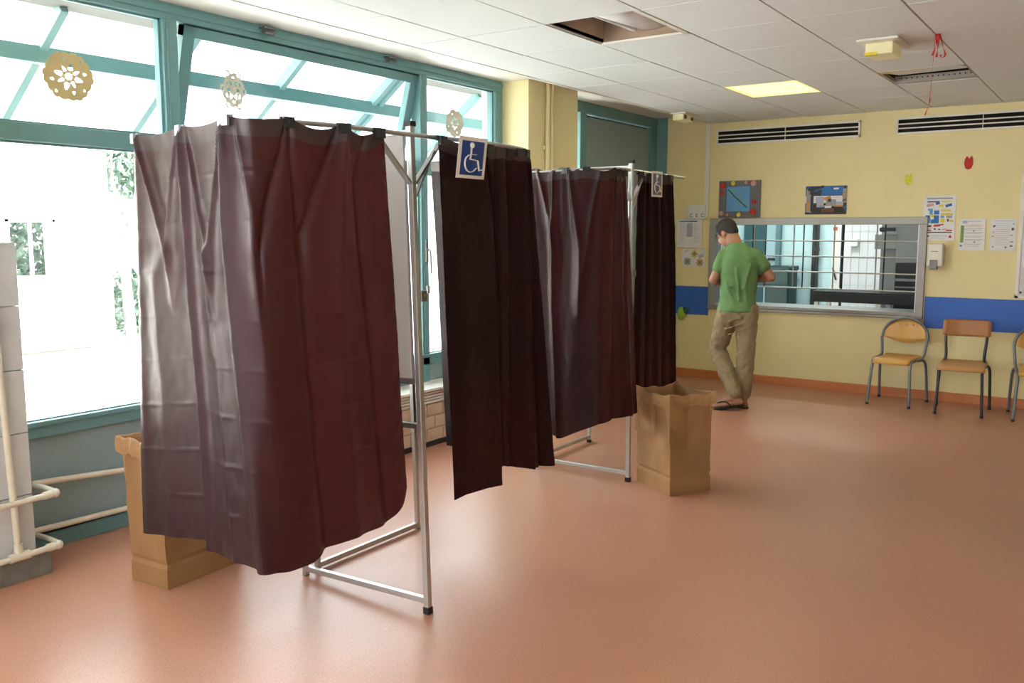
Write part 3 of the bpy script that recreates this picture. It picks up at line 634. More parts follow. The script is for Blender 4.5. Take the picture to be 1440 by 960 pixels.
c3, P3 = curtain('voting_curtain', 'plum curtain wrapped round the farther booth beside its post', top3, bot3, [.02, .25, .40, .52, .72, .85, .99], rid3, CLOTH2 if 'CLOTH2' in globals() else cloth_material('half_shaded_plum_curtain_cloth', (.008, .005, .0055), (.24, .03, .035), .065, .42, .4), seed=9, nt=180, ns=150, sag=.025,  # plum cloth again, part of its shade put into a darker base
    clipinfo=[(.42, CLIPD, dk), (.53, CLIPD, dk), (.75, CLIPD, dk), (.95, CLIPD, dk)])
# curtain 4
top4 = [(0, -2.57, 5.10, Z), (.2, -2.58, 5.20, Z), (.7, -2.59, 5.62, Z), (.78, -2.62, 5.72, Z), (1, -2.9, 5.85, Z)]
bot4 = [(0, -2.58, 5.06, .45), (.2, -2.58, 5.2, .46), (.7, -2.60, 5.78, .44), (.78, -2.63, 5.88, .44), (1, -2.9, 5.95, .44)]
rid4 = [([(0, .12), (.2, .09), (1, .1)], .03, .03, False), ([(0, .3), (1, .28)], .02, -.03, False), ([(0, .42), (1, .42)], .025, .025, False), ([(0, .55), (1, .56)], .02, -.03, False), ([(0, .68), (1, .68)], .02, .03, False)]
c4, P4 = curtain('voting_curtain', 'plum curtain in deep shade behind the upright kraft bag with the grey wheelchair sign', top4, bot4, [.02, .12, .3, .45, .55, .65, .72, .98], rid4, CLOTHD, seed=13, nt=150, ns=120, sag=.015,
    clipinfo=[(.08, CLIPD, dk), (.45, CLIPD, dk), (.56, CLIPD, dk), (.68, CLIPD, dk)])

# ---- wheelchair signs
def wheelchair_sign(label, O, U, V, W_, H_, body, field, glyph):
    """O top-left corner, U unit right, V unit down"""
    O, U, V = Vector(O), Vector(U).normalized(), Vector(V).normalized(); N = V.cross(U).normalized()
    if N.x < 0: N = -N
    t = thing('wheelchair_sign', label, 'sign', tuple(O+U*W_/2))
    P = lambda a, b_, h=0: O+U*a*W_+V*b_*H_+N*h
    def plate(x0, x1, y0, y1, h0, h1): return MB().add([P(x0, y0, h0), P(x1, y0, h0), P(x1, y1, h0), P(x0, y1, h0), P(x0, y0, h1), P(x1, y0, h1), P(x1, y1, h1), P(x0, y1, h1)], [(0,3,2,1),(4,5,6,7),(0,1,5,4),(1,2,6,5),(2,3,7,6),(3,0,4,7)])
    obj('card', plate(0, 1, 0, 1, 0, .002), body, t)
    obj('blue_field', plate(.11, .90, .10, .92, .002, .003), field, t)
    g = MB(); r = .0065
    def stroke(pts, rad=r):
        g.tube([P(x, y, .0045) for x, y in pts], rad, 8, flat=.35)
    g.ball(P(.44, .205, .004), (.012, .012, .012), 12, 8)
    stroke([(.43, .24), (.44, .38), (.42, .55)]); stroke([(.43, .42), (.62, .42)], .005); stroke([(.42, .54), (.68, .56), (.76, .80), (.86, .77)])
    stroke([tuple(q) for q in spline([(.36, .44), (.26, .52), (.235, .63), (.28, .76), (.40, .84), (.54, .83), (.66, .74)], 6)], .0055)
    obj('wheelchair_symbol', g, glyph, t, smooth=True)
    return t
wheelchair_sign('bright blue wheelchair sign pinned to the dark curtain beside the near post', (-2.262, 2.895, 1.985), (0, 1, 0), (0, -.17, -1), .19, .172, SIGNW, SIGNB, SIGNW)
wheelchair_sign('faded grey wheelchair sign on the farthest curtain', (-2.535, 5.222, 1.982), (.02, 1, 0), (0, 0, -1), .148, .163, SIGNW, SIGNG, SIGNW)

# ================================================================ KRAFT BAGS
def kraft_bag(label, corner, u, v, U_, V_, h, lean=(0, 0), rim=.05, sink=0., seed=0, skew=0.):
    u = Vector((*u, 0)).normalized(); v = Vector((*v, 0)).normalized(); c = Vector(corner)
    t = thing('paper_bag', label, 'bag', tuple(c+u*U_/2+v*V_/2))
    N = 14; rnd = random.Random(seed)
    def ring(z, k):
        pts = []
        f = z/h
        ox = u*lean[0]*f+v*lean[1]*f
        for (a, b_) in [(i/N, 0) for i in range(N)]+[(1, i/N) for i in range(N)]+[(1-i/N, 1) for i in range(N)]+[(0, 1-i/N) for i in range(N)]:
            p = c+u*a*U_+v*b_*V_+ox
            nn = noise.noise(Vector((a*3+seed, b_*3, z*7)))*.012*min(1, f*3+.1)
            dirn = (u*(a-.5)*2 if abs(a-.5) > abs(b_-.5) else v*(b_-.5)*2)
            # gusset crease on the short sides
            g = 0
            if a in (0, 1): g = -.032*(1-abs(b_-.5)*2)*min(1, max(0, f-.12)*3)
            p = p+dirn*(nn)+(u*(1 if a == 1 else -1)*g if a in (0, 1) else Vector())
            p.z = z; pts.append(p)
        return pts
    zs = [0, .012, .05, .09, .11, .13, .2, .28, .36, .44, .5, h-.06, h-.03, h]; rings = [ring(z, i) for i, z in enumerate(zs)]
    M4 = 4*N; vs = [p for r in rings for p in r]
    # pinch at the base fold line
    fs = [(i*M4+k, i*M4+(k+1) % M4, (i+1)*M4+(k+1) % M4, (i+1)*M4+k) for i in range(len(zs)-1) for k in range(M4)]
    fs.append(tuple(range(M4-1, -1, -1)))
    # folded base triangles: push verts at z ~.09-.13
    for i, z in enumerate(zs):
        if .08 < z < .14:
            for k in range(M4):
                p = vs[i*M4+k]; cc = c+u*U_/2+v*V_/2; d = Vector((p.x-cc.x, p.y-cc.y, 0)); vs[i*M4+k] = p-d.normalized()*(.008 if z < .12 and z > .1 else 0)
    for i in range(M4): vs[i].z = .001
    body = obj('body', MB().add(vs, fs), KRAFT, t)
    # rolled rim, turned outwards, open mouth with inner wall
    tp = rings[-1]; cc = c+u*U_/2+v*V_/2+u*lean[0]+v*lean[1]; loops = []
    prof = [(.004, -.056), (.014, -.058), (.017, -.03), (.013, .0), (.006, .005), (-.003, .001), (-.006, -.05), (-.016, -.28)]
    for dx, dz in prof:
        L = []
        for k, p in enumerate(tp):
            d = Vector((p.x-cc.x, p.y-cc.y, 0)).normalized(); n1 = noise.noise(Vector((k*.35+seed, 0, 0)))
            cf = abs(((k/N) % 1)-.5)*2; wv = .012*n1+.022*cf**4-.004+.006*math.sin(k*.9+seed)
            q = p+d*(dx*rim/.05*(1+.9*noise.noise(Vector((k*.6, seed, 2)))))+Vector((0, 0, dz*rim/.05*(1 if dz > -.2 else .9)+(wv if dz > -.2 else 0)))+d*.016*cf**6
            L.append(q)
        loops.append(L)
    vv = [p for L in loops for p in L]
    ff = [(i*M4+k, i*M4+(k+1) % M4, (i+1)*M4+(k+1) % M4, (i+1)*M4+k) for i in range(len(prof)-1) for k in range(M4)]
    tag(obj('rolled_rim', MB().add(vv, ff), KRAFTI, t), 'rolled down paper rim')
    obj('base_fold', MB().add([c-u*.0+v*0+Vector((0, 0, .002))-v*.004, c+u*U_-v*.004+Vector((0, 0, .002)), c+u*U_*.5-v*.006+Vector((0, 0, .1))], [(0, 1, 2)]), KRAFT, t) if False else None
    return t
kraft_bag('upright tall kraft paper bag with rolled rim beside the farther booth post', (-2.20, 4.865, 0), (-.86, .51), (.51, .86), .37, .30, .61, seed=3, lean=(.0, -.01), rim=.055)
kraft_bag('kraft paper bag half hidden behind the big plum curtain at left', (-3.445, 2.265, 0), (-1, -.07), (-.05, 1), .25, .43, .66, seed=11, lean=(.04, .02), rim=.06)

# ================================================================ CHAIRS
def chair(kind, label, loc, rz):
    t = thing('school_chair', label, 'chair', loc, rz)
    tm = TUBEG if kind == 'round' else TUBED; r = .0125
    wf, wb, sh = (.185, .20, .43)
    for s in (-1, 1):
        p = spline([(s*wf, -.24, .01), (s*(wf-.01), -.215, .22), (s*(wf-.018), -.195, .38), (s*(wf-.012), -.16, sh-.012), (s*(wf-.005), -.10, sh-.008)], 5)
        l = obj('leg', MB().tube(p, r, 10), tm, t, local=True, smooth=True); obj('foot_cap', MB().cyl((s*wf, -.241, 0), (s*wf, -.239, .022), .0145, 10), BLACK, l, local=True)
        p = spline([(s*(wf-.01), .03, sh-.02), (s*(wb-.01), .12, sh-.025), (s*(wb+.005), .165, sh-.07), (s*(wb+.012), .195, .22), (s*(wb+.018), .225, .01)], 5)
        l = obj('leg', MB().tube(p, r, 10), tm, t, local=True, smooth=True); obj('foot_cap', MB().cyl((s*(wb+.018), .225, 0), (s*(wb+.018), .225, .022), .0145, 10), BLACK, l, local=True)
    if kind == 'round':
        pts = [(-wf+.005, -.10, sh-.008), (-wf-.0, .10, sh-.006), (-wf-.005, .16, sh+.03), (-.205, .185, sh+.15)]
        for k in range(0, 13):
            a = math.pi-math.pi*k/12; pts.append((.205*math.cos(a), .20+.02*math.sin(a), .60+.185*math.sin(a)))
        pts += [(.205, .185, sh+.15), (wf+.005, .16, sh+.03), (wf, .10, sh-.006), (wf-.005, -.10, sh-.008)]
        obj('back_frame', MB().tube(spline(pts, 4), r, 10), tm, t, local=True, smooth=True)
        out = [(.195*math.cos(math.pi*k/16), .60+.175*math.sin(math.pi*k/16)) for k in range(17)]
        low = [(-.195+.39*k/10, .60-.045*math.sin(math.pi*k/10)) for k in range(1, 10)]
        N = 16; P0 = []
        for row in range(7):
            R = []
            for k in range(N+1):
                x = -.19+.38*k/N; zt = .60+.175*math.sqrt(max(0, 1-(x/.195)**2)); zb = .60-.05*math.cos(x/.195*math.pi/2)
                z = zb+(zt-zb)*row/6; R.append((x, .20+.02*(z-.6)/.18+.035*(1-(x/.19)**2), z))
            P0.append(R)
        o = obj('backrest', MB().grid(P0), PLYL, t, local=True, smooth=True); m = o.modifiers.new('solid', 'SOLIDIFY'); m.thickness = .008
        for x in (-.06, 0, .06): obj('rivet', MB().ball((x, .235, .72), .006, 8, 6), STEELD, o, local=True)
        sm = PLYL; hw = .165
    else:
        for s in (-1, 1):
            obj('back_frame', MB().tube(spline([(s*(wf-.01), -.10, sh-.01), (s*(wf-.02), .12, sh-.01), (s*.155, .165, sh+.05), (s*.165, .19, .62), (s*.17, .21, .76)], 5), r, 10), tm, t, local=True, smooth=True)
        N = 14; P0 = []
        for row in range(9):
            R = []
            for k in range(N+1):
                x = -.195+.39*k/N; e = .012*max(0, abs(x)/.195-.85)/.15; z = .655+e+(.15-2*e)*row/8; R.append((x, .20+.02*row/8+.03*(1-(x/.195)**2)-.018, z))
            P0.append(R)
        o = obj('backrest', MB().grid(P0), PLYD, t, local=True, smooth=True); m = o.modifiers.new('solid', 'SOLIDIFY'); m.thickness = .009
        for x in (-.168, .168):
            for z in (.68, .78): obj('rivet', MB().ball((x, .178+(z-.65)*.13, z), .006, 8, 6), STEEL, o, local=True)
        sm = PLYS; hw = .19
    N = 12; P0 = []
    prof = [(-.225, sh-.045), (-.222, sh-.02), (-.205, sh-.002), (-.17, sh+.003), (-.05, sh-.002), (.08, sh-.002), (.15, sh+.004), (.18, sh+.012)]
    for i, (y, z) in enumerate(prof):
        P0.append([((-hw+2*hw*k/N)*(1-.06*(i/7)**2), y+(.02*(abs(k/N-.5)*2)**4 if i < 3 else 0)-(.02*(abs(k/N-.5)*2)**4 if i > 6 else 0), z+.006*abs(k/N-.5)) for k in range(N+1)])
    o = obj('seat', MB().grid(P0), sm, t, local=True, smooth=True); m = o.modifiers.new('solid', 'SOLIDIFY'); m.thickness = .012; m.offset = -1
    return t
chair('round', 'grey framed wooden chair with round back beneath the hatch corner', (-1.72, 8.82, 0), -.08)
chair('square', 'dark framed wooden chair with square brown backrest', (-1.155, 8.72, 0), .06)
c3_ = chair('round', 'grey framed round backed chair cut off at the right edge', (-.56, 8.74, 0), .10)

# ================================================================ BACK WALL ITEMS
def wallbox(x0, x1, z0, z1, d0=0., d1=.006, m=0, b=None): return (b or MB()).box((x0, YB-d1, z0), (x1, YB-d0, z1), m)
# trunking
b = wallbox(-3.815, -3.768, 1.74, ZC+.02, 0, .03); tag(obj('trim_4', b, WHITE, bevel=.004), 'white vertical cable trunking in the corner', kind='structure')
def vent(label, x0, x1):
    t = thing('air_vent', label, 'vent', (x0, YB, 2.6))
    z0, z1 = 2.508, 2.664; f = .018
    b = MB(); wallbox(x0, x1, z0, z0+f, 0, .02, b=b); wallbox(x0, x1, z1-f, z1, 0, .02, b=b); wallbox(x0, x0+f, z0, z1, 0, .02, b=b); wallbox(x1-f, x1, z0, z1, 0, .02, b=b); wallbox((x0+x1)/2-.003, (x0+x1)/2+.003, z0, z1, 0, .018, b=b)
    obj('frame', b, WHITE, t, bevel=.002); obj('dark_slot', wallbox(x0+f, x1-f, z0+f, z1-f, 0, .003), DARK, t)
    for k in range(2): z = z0+.018+(k+1)*.04-.002; obj('louvre', wallbox(x0+f, x1-f, z-.005, z+.006, .002, .017), WHITE, t)
vent('long white slotted air vent above the clock picture', -3.70, -2.235); vent('long white slotted air vent high above the chairs at right', -1.91, -.44)
# paper notices at left
t = one('notice_box', wallbox(-3.995, -3.79, 1.735, 1.88, 0, .05), PAPER, 'white box notice printed CEC hanging in the corner', 'notice')
def text(s, size, loc, m, parent, name='lettering', bold=0.):
    cu = bpy.data.curves.new('t', 'FONT'); cu.body = s; cu.size = size; cu.extrude = .0004; cu.align_x = 'CENTER'; cu.offset = bold
    o = bpy.data.objects.new('t', cu); COL.objects.link(o); dg = bpy.context.evaluated_depsgraph_get(); me = bpy.data.meshes.new_from_object(o.evaluated_get(dg)); bpy.data.objects.remove(o)
    me.transform(Matrix.Translation(loc) @ Matrix.Rotation(math.pi/2, 4, 'X')); me.materials.clear(); me.materials.append(m)
    q = bpy.data.objects.new(name, me); COL.objects.link(q)
    if parent: q.parent = parent; me.transform(world(parent).inverted()); WM[q.name] = world(parent)
    return q
INK = mat('dark_ink', srgb(60, 60, 75), .7, var=.1)
text('C  E  C', .055, (-3.885, YB-.0505, 1.752), INK, t)
cols = dict(blue=mat('print_blue', srgb(40, 110, 185), .6), sky=mat('print_sky', srgb(96, 160, 215), .6), yellow=mat('print_yellow', srgb(225, 205, 60), .6), red=mat('print_red', srgb(190, 50, 42), .6),
            green=mat('print_green', srgb(120, 150, 90), .6), grey=mat('print_grey', srgb(150, 152, 160), .6), dark=mat('print_dark', srgb(45, 45, 45), .6), lilac=mat('print_lilac', srgb(176, 178, 205), .6), brown=mat('print_brown', srgb(110, 70, 50), .6), orange=mat('print_orange', srgb(215, 140, 60), .6), white=PAPER,
            lines=mat('print_lines', srgb(186, 186, 196), .6), deep=mat('print_deepblue', srgb(45, 85, 150), .6), pink=mat('print_pink', srgb(214, 160, 150), .6))
ck = list(cols)
def sheet(name, label, cat, x0, x1, z0, z1, patches, thick=.003, body=PAPER, curl=0.):
    o = one(name, MB().box((x0, YB-.002-thick, z0), (x1, YB-.001, z1)), body, label, cat)
    p = MB(); y = YB-.002-thick
    for q in patches:
        a, b_, c, d, col = q[:5]; rot = q[5] if len(q) > 5 else 0
        cx, cz_ = x0+(a+c)/2*(x1-x0), z1-(b_+d)/2*(z1-z0); hw, hh = (c-a)/2*(x1-x0), (d-b_)/2*(z1-z0)
        ca, sa = math.cos(rot), math.sin(rot); V = [(cx+px_*hw*ca-pz_*hh*sa, cz_+px_*hw*sa+pz_*hh*ca) for px_, pz_ in ((-1,-1),(1,-1),(1,1),(-1,1))]
        e = .0004+.00002*len(p.f)/6
        p.prism([(vx, y, vz) for vx, vz in V], (0, -e, 0), ck.index(col))
    obj('printing', p, [cols[k] for k in ck], o)
    return o
R_ = random.Random(4)
pp = [(.08, .06, .62, .10, 'sky'), (.5, .06, .8, .10, 'blue'), (.38, .14, .62, .62, 'lilac')]
for k in range(11): pp += [(.1, .15+k*.065, .1+R_.uniform(.15, .25), .165+k*.065, 'lines'), (.66, .15+k*.065, .66+R_.uniform(.12, .24), .165+k*.065, 'lines')]
sheet('timetable_sheet', 'white printed sheet with blue heading beneath the CEC notice', 'notice', -4.12, -3.832, 1.425, 1.73, pp, thick=.02)
o = sheet('flower_drawing', 'small sheet with three round coloured drawings left of the man', 'drawing', -4.065, -3.80, 1.212, 1.412, [(.72, .3, .95, .5, 'lines', .5), (.1, .1, .3, .16, 'lines', .6)])
p = MB()
for cx, cz_, rr, m_ in ((-3.92, 1.355, .042, 'yellow'), (-4.0, 1.27, .042, 'sky'), (-3.855, 1.26, .042, 'orange')):
    for k in range(8):
        a = k*math.pi/4; p.ball((cx+math.cos(a)*rr*.8, YB-.006, cz_+math.sin(a)*rr*.8), (.012, .001, .012), 8, 5, ck.index(m_ if k % 2 else 'pink'))
    p.ball((cx, YB-.006, cz_), (rr*.55, .001, rr*.55), 12, 6, ck.index('green'))
obj('flower_print', p, [cols[k] for k in ck], o, smooth=True)
# clock-like picture frame
FR = mat('grey_felt_frame', srgb(112, 112, 122), .8, var=.05)
t = thing('picture_frame', 'grey square frame with buttons and a blue picture with a dark twig', 'picture', (-3.42, YB, 1.74))
fx = (-3.648, -3.201, 1.74, 2.127); ix = (-3.567, -3.31, 1.807, 2.065)
b = MB(); wallbox(fx[0], ix[0], fx[2], fx[3], 0, .03, b=b); wallbox(ix[1], fx[1], fx[2], fx[3], 0, .03, b=b); wallbox(ix[0], ix[1], fx[2], ix[2], 0, .03, b=b); wallbox(ix[0], ix[1], ix[3], fx[3], 0, .03, b=b)
obj('frame', b, FR, t, bevel=.003); obj('blue_picture', wallbox(ix[0], ix[1], ix[2], ix[3], 0, .02), cols['sky'], t)
b = MB(); b.bar((ix[0]+.015, YB-.024, ix[3]-.025), (ix[0]+.10, YB-.024, ix[3]-.11), .005, .008); b.bar((ix[0]+.10, YB-.024, ix[3]-.11), (ix[1]-.03, YB-.024, ix[2]+.04), .005, .008); obj('twig', b, cols['dark'], t)
LG = mat('lime_leaf', srgb(150, 205, 110), .6)
for k, (x, z, a) in enumerate(((.06, .03, .1), (.08, .052, .2), (.045, .08, -.9), (.09, .10, -.8), (.14, .085, .2), (.16, .12, .2), (.13, .15, -.9), (.19, .17, .1), (.17, .19, -.7), (.03, .05, -1.1), (.21, .16, .1))):
    obj('leaf', MB().ball((ix[0]+x, YB-.023, ix[3]-z), (.017, .003, .005), 8, 5, M=Matrix.Rotation(-a, 3, 'Y')), LG, t, smooth=True)
bt = [(-3.605, 2.075, .034, 'red'), (-3.49, 2.10, .026, 'yellow'), (-3.35, 2.105, .02, 'pink'), (-3.27, 2.095, .032, 'pink'), (-3.612, 2.0, .026, 'red'), (-3.26, 1.905, .025, 'red'), (-3.27, 1.80, .036, 'red'), (-3.42, 1.772, .026, 'yellow'), (-3.545, 1.773, .018, 'pink'), (-3.615, 1.79, .028, 'pink')]
for x, z, r, c in bt:
    o = obj('button', MB().cyl((x, YB-.03, z), (x, YB-.045, z), r*.9, 18), cols[c], t, bevel=.003); obj('button_rim', MB().tube([(x+r*.55*math.cos(a*math.pi/6), YB-.046, z+r*.55*math.sin(a*math.pi/6)) for a in range(13)], r*.12, 6), cols[c], o, smooth=True)
# photo of a street
pp = [(0, 0, 1, .35, 'deep'), (.35, .02, .95, .32, 'blue'), (.68, .07, .8, .13, 'white'), (0, .6, 1, 1, 'dark'), (.02, .1, .16, .95, 'grey'), (.13, .0, .20, .9, 'dark'), (.05, .03, .45, .12, 'dark', .2), (.1, .2, .38, .32, 'dark', -.2), (.25, .38, .45, .75, 'lilac'), (.45, .38, .62, .48, 'orange', .3), (.5, .48, .75, .72, 'grey'), (.55, .45, .63, .56, 'dark'), (.77, .40, .9, .58, 'white'), (.75, .56, .92, .68, 'lilac'), (.35, .68, .5, .74, 'grey'), (.48, .70, .64, .78, 'white'), (.72, .68, .92, .74, 'orange'), (.70, .74, .95, .92, 'dark'), (.4, .8, .7, .98, 'brown'), (.9, .1, 1, .6, 'grey'), (.92, .02, 1, .1, 'dark'), (.88, .3, .98, .36, 'orange', .5), (.9, .48, .99, .54, 'brown', .4), (.93, .7, 1, .85, 'deep', .4), (.0, .93, 1, 1, 'dark'), (.04, .55, .1, .85, 'orange'), (.2, .6, .28, .9, 'dark'), (.3, .15, .4, .25, 'dark', .4)]
sheet('photo_print', 'colour photograph print of buildings and trees above the hatch', 'picture', -2.737, -2.334, 1.768, 2.048, pp, thick=.006)
pp = [(.1, .05, .9, .08, 'grey'), (.12, .12, .5, .15, 'blue'), (.55, .12, .88, .15, 'yellow'), (.1, .18, .32, .24, 'pink', .2), (.38, .14, .5, .2, 'deep', .3), (.68, .19, .88, .25, 'blue', .3), (.48, .2, .62, .25, 'yellow'), (.15, .29, .3, .33, 'sky'), (.2, .32, .3, .42, 'sky'), (.34, .33, .5, .42, 'blue'), (.08, .44, .22, .5, 'deep'), (.24, .42, .34, .48, 'yellow'), (.34, .44, .5, .60, 'blue'), (.1, .5, .25, .61, 'sky'), (.26, .53, .5, .62, 'blue'), (.55, .31, .85, .35, 'yellow'), (.55, .4, .92, .44, 'yellow'), (.55, .45, .66, .5, 'sky'), (.72, .45, .9, .5, 'grey'), (.55, .52, .68, .6, 'yellow'), (.75, .52, .81, .58, 'brown'), (.82, .54, .95, .59, 'yellow'), (.35, .64, .66, .67, 'red', .12), (.35, .67, .56, .69, 'red', .12), (.08, .66, .28, .7, 'brown'), (.06, .76, .28, .79, 'red'), (.74, .76, .92, .79, 'red'), (.36, .73, .42, .76, 'dark'), (.5, .74, .56, .77, 'brown'), (.62, .74, .76, .77, 'pink'), (.05, .81, .92, .83, 'dark'), (.06, .89, .12, .92, 'dark'), (.17, .89, .22, .92, 'dark'), (.3, .89, .78, .91, 'lines'), (.3, .94, .7, .955, 'lines')]
po = sheet('safety_poster', 'white poster with blue yellow and red blocks right of the hatch', 'poster', -1.632, -1.355, 1.515, 1.93, pp)
xx0, zz1 = -1.632, 1.93; obj('warning_triangle', MB().prism([(xx0+.225, YB-.0065, 1.54), (xx0+.26, YB-.0065, 1.54), (xx0+.2425, YB-.0065, 1.57)], (0, -.001, 0)), cols['red'], po)
pp = [(.1, .05, .3, .14, 'lilac'), (.35, .06, .85, .08, 'lines'), (.05, .2, .18, .75, 'green')]+[(.2, .19+k*.115, .92, .2+k*.115, c) for k, c in enumerate(('orange', 'grey', 'grey', 'grey', 'brown', 'pink'))]+[(.22, .225+k*.115, .85, .24+k*.115, 'lines') for k in range(6)]+[(.05, .83, .13, .88, 'deep'), (.25, .86, .8, .875, 'lines'), (.58, .72, .64, .75, 'dark'), (.52, .36, .6, .4, 'grey')]
sheet('notice_sheet', 'white notice ruled with lines and a green strip, left of two', 'notice', -1.313, -1.10, 1.425, 1.71, pp, thick=.008)
pp = [(.15, .05, .9, .07, 'lines')]+[(.2, .15+k*.06, .75, .16+k*.06, 'pink' if k in (3, 4, 6) else 'lines') for k in range(12)]+[(.1, .2, .2, .25, 'brown', .6), (.82, .28, .92, .36, 'brown'), (.85, .14, .92, .17, 'green'), (.1, .4, .17, .43, 'grey'), (.08, .53, .16, .57, 'orange'), (.78, .5, .88, .53, 'grey'), (.8, .7, .92, .74, 'grey'), (.6, .87, .67, .91, 'dark'), (.8, .83, .9, .87, 'dark'), (.1, .85, .16, .9, 'grey')]
sheet('notice_sheet', 'white notice with small scattered pictures next to the whiteboard', 'notice', -1.06, -.855, 1.425, 1.71, pp, thick=.004)
# soap dispenser
t = thing('soap_dispenser', 'white wall soap dispenser with grey push lever below the poster', 'dispenser', (-1.487, YB, 1.25))
obj('body', MB().box((-1.563, YB-.10, 1.27), (-1.425, YB, 1.487)), WHITE, t, bevel=.018, seg=4)
obj('push_lever', MB().box((-1.535, YB-.115, 1.245), (-1.470, YB-.04, 1.335)), mat('grey_lever', srgb(130, 132, 136), .4), t, bevel=.006)
obj('slot_mark', MB().box((-1.53, YB-.1015, 1.41), (-1.47, YB-.099, 1.418)), cols['grey'], t)
# whiteboard at the right edge
t = thing('whiteboard', 'white board with pale aluminium edge at the right side', 'board', (-.2, YB, 1.0))
obj('surface', wallbox(-.80, .6, 1.03, 2.12, .006, .028), mat('board_white', srgb(206, 206, 212), .3), t)
b = MB(); wallbox(-.832, -.80, 1.0, 2.15, 0, .035, b=b); wallbox(-.832, .63, 1.0, 1.03, 0, .035, b=b); wallbox(-.832, .63, 2.12, 2.15, 0, .035, b=b); wallbox(.6, .63, 1.0, 2.15, 0, .035, b=b); obj('frame', b, WHITE, t, bevel=.003)
obj('magnet', MB().cyl((-.785, YB-.028, 1.055), (-.785, YB-.036, 1.055), .009, 12), BLACK, t)
# paper tulips / hands
def tulip(name, label, cx, cz_, w_, h_, m):
    pts = [(0, -.5), (.3, -.42), (.48, -.1), (.45, .3), (.28, .5), (.16, .38), (.05, .25), (-.06, .38), (-.2, .48), (-.38, .3), (-.47, -.05), (-.32, -.4)]
    one(name, MB().prism([(cx+x*w_, YB-.002, cz_+z*h_) for x, z in pts], (0, -.003, 0)), m, label, 'cutout')
tulip('paper_tulip', 'red paper tulip cutout on the yellow wall', -1.273, 2.222, .078, .125, mat('red_paper', srgb(190, 30, 28), .6, var=.15, scale=30))
tulip('paper_tulip', 'yellow paper tulip cutout on the yellow wall', -1.778, 2.088, .072, .105, mat('lime_paper', srgb(214, 212, 60), .6, var=.15, scale=30))
t = thing('hand_brush', 'green and teal hand brush hung on the blue wall band', 'brush', (-4.02, YB-.04, .7))
obj('head', MB().ball((-4.035, YB-.06, .70), (.045, .04, .075)), mat('lime_plastic', srgb(140, 190, 60), .4), t, smooth=True); obj('handle', MB().ball((-4.0, YB-.05, .735), (.05, .03, .035)), KT, t, smooth=True)

# ================================================================ CEILING THINGS
# empty lamp recess with hanging curved reflector
t = thing('ceiling_light', 'open ceiling recess with a curved unlit reflector hanging crooked inside', 'light', (-2.47, 4.64, ZC))
x0, x1, ya, yb = -2.755, -2.185, 4.315, 4.965
b = MB(); h = .24
b.box((x0, ya, ZC+.01), (x0+.008, yb, ZC+h)); b.box((x1-.008, ya, ZC+.01), (x1, yb, ZC+h)); b.box((x0, ya, ZC+.01), (x1, ya+.008, ZC+h)); b.box((x0, yb-.008, ZC+.01), (x1, yb, ZC+h)); b.box((x0, ya, ZC+h), (x1, yb, ZC+h+.01))
obj('recess_box', b, PLEN, t)
b = MB(); b.box((x0, yb-.02, ZC-.002), (x1, yb+.0, ZC+.01)); b.box((x1-.03, ya, ZC-.002), (x1, yb, ZC+.006)); obj('recess_rim', b, WHITE, t)
P0 = []
for i in range(13):
    a = math.pi*(i/12)
    P0.append([(x0+.19+.15*(1-math.cos(a))-.0, ya+.03+.6*k, ZC+.10-.085*math.sin(a)+.03*k) for k in (0, .5, 1)])
o = obj('curved_reflector', MB().grid(P0), mat('reflector_white', srgb(232, 232, 236), .25, .1, var=.02), t, smooth=True); o.modifiers.new('s', 'SOLIDIFY').thickness = .006
tag(obj('tube_lamp', MB().cyl((x0+.24, ya+.03, ZC+.05), (x0+.24, yb-.05, ZC+.06), .02, 12), mat('frosted_tube', srgb(240, 244, 250), .3), t, smooth=True), 'unlit white tube')
# lit luminaire
t = thing('ceiling_light', 'square yellowish ceiling light that is switched on', 'light', (-2.47, 7.28, ZC))
x0, x1, ya, yb = -2.755, -2.185, 6.955, 7.605
b = MB(); b.box((x0, ya, ZC), (x0+.012, yb, ZC+.09)); b.box((x1-.012, ya, ZC), (x1, yb, ZC+.09)); b.box((x0, ya, ZC), (x1, ya+.012, ZC+.09)); b.box((x0, yb-.012, ZC), (x1, yb, ZC+.09)); b.box((x0, ya, ZC+.09), (x1, yb, ZC+.1))
CRM = mat('cream_luminaire', srgb(240, 225, 140), .4, emit=(1, .78, .28), estr=.10)
obj('housing', b, CRM, t)
LMP = mat('glowing_tube', (1, .95, .7), .4, emit=(1, .86, .5), estr=.75)
for k in range(4): obj('tube_lamp', MB().cyl((x0+.09+.13*k, ya+.04, ZC+.06), (x0+.09+.13*k, yb-.04, ZC+.06), .02, 10), LMP, t, smooth=True)
obj('diffuser', MB().box((x0+.012, ya+.012, ZC+.012), (x1-.012, yb-.012, ZC+.018)), mat('lit_diffuser', (.9, .85, .6), .4, emit=(1, .86, .42), estr=.15), t)
ll = bpy.data.lights.new('lit_luminaire_lamp', 'AREA'); ll.size = .5; ll.energy = 1.2; ll.color = (1, .85, .5); lo = bpy.data.objects.new('lit_luminaire_lamp', ll); COL.objects.link(lo); lo.location = (-2.47, 7.28, ZC-.004)
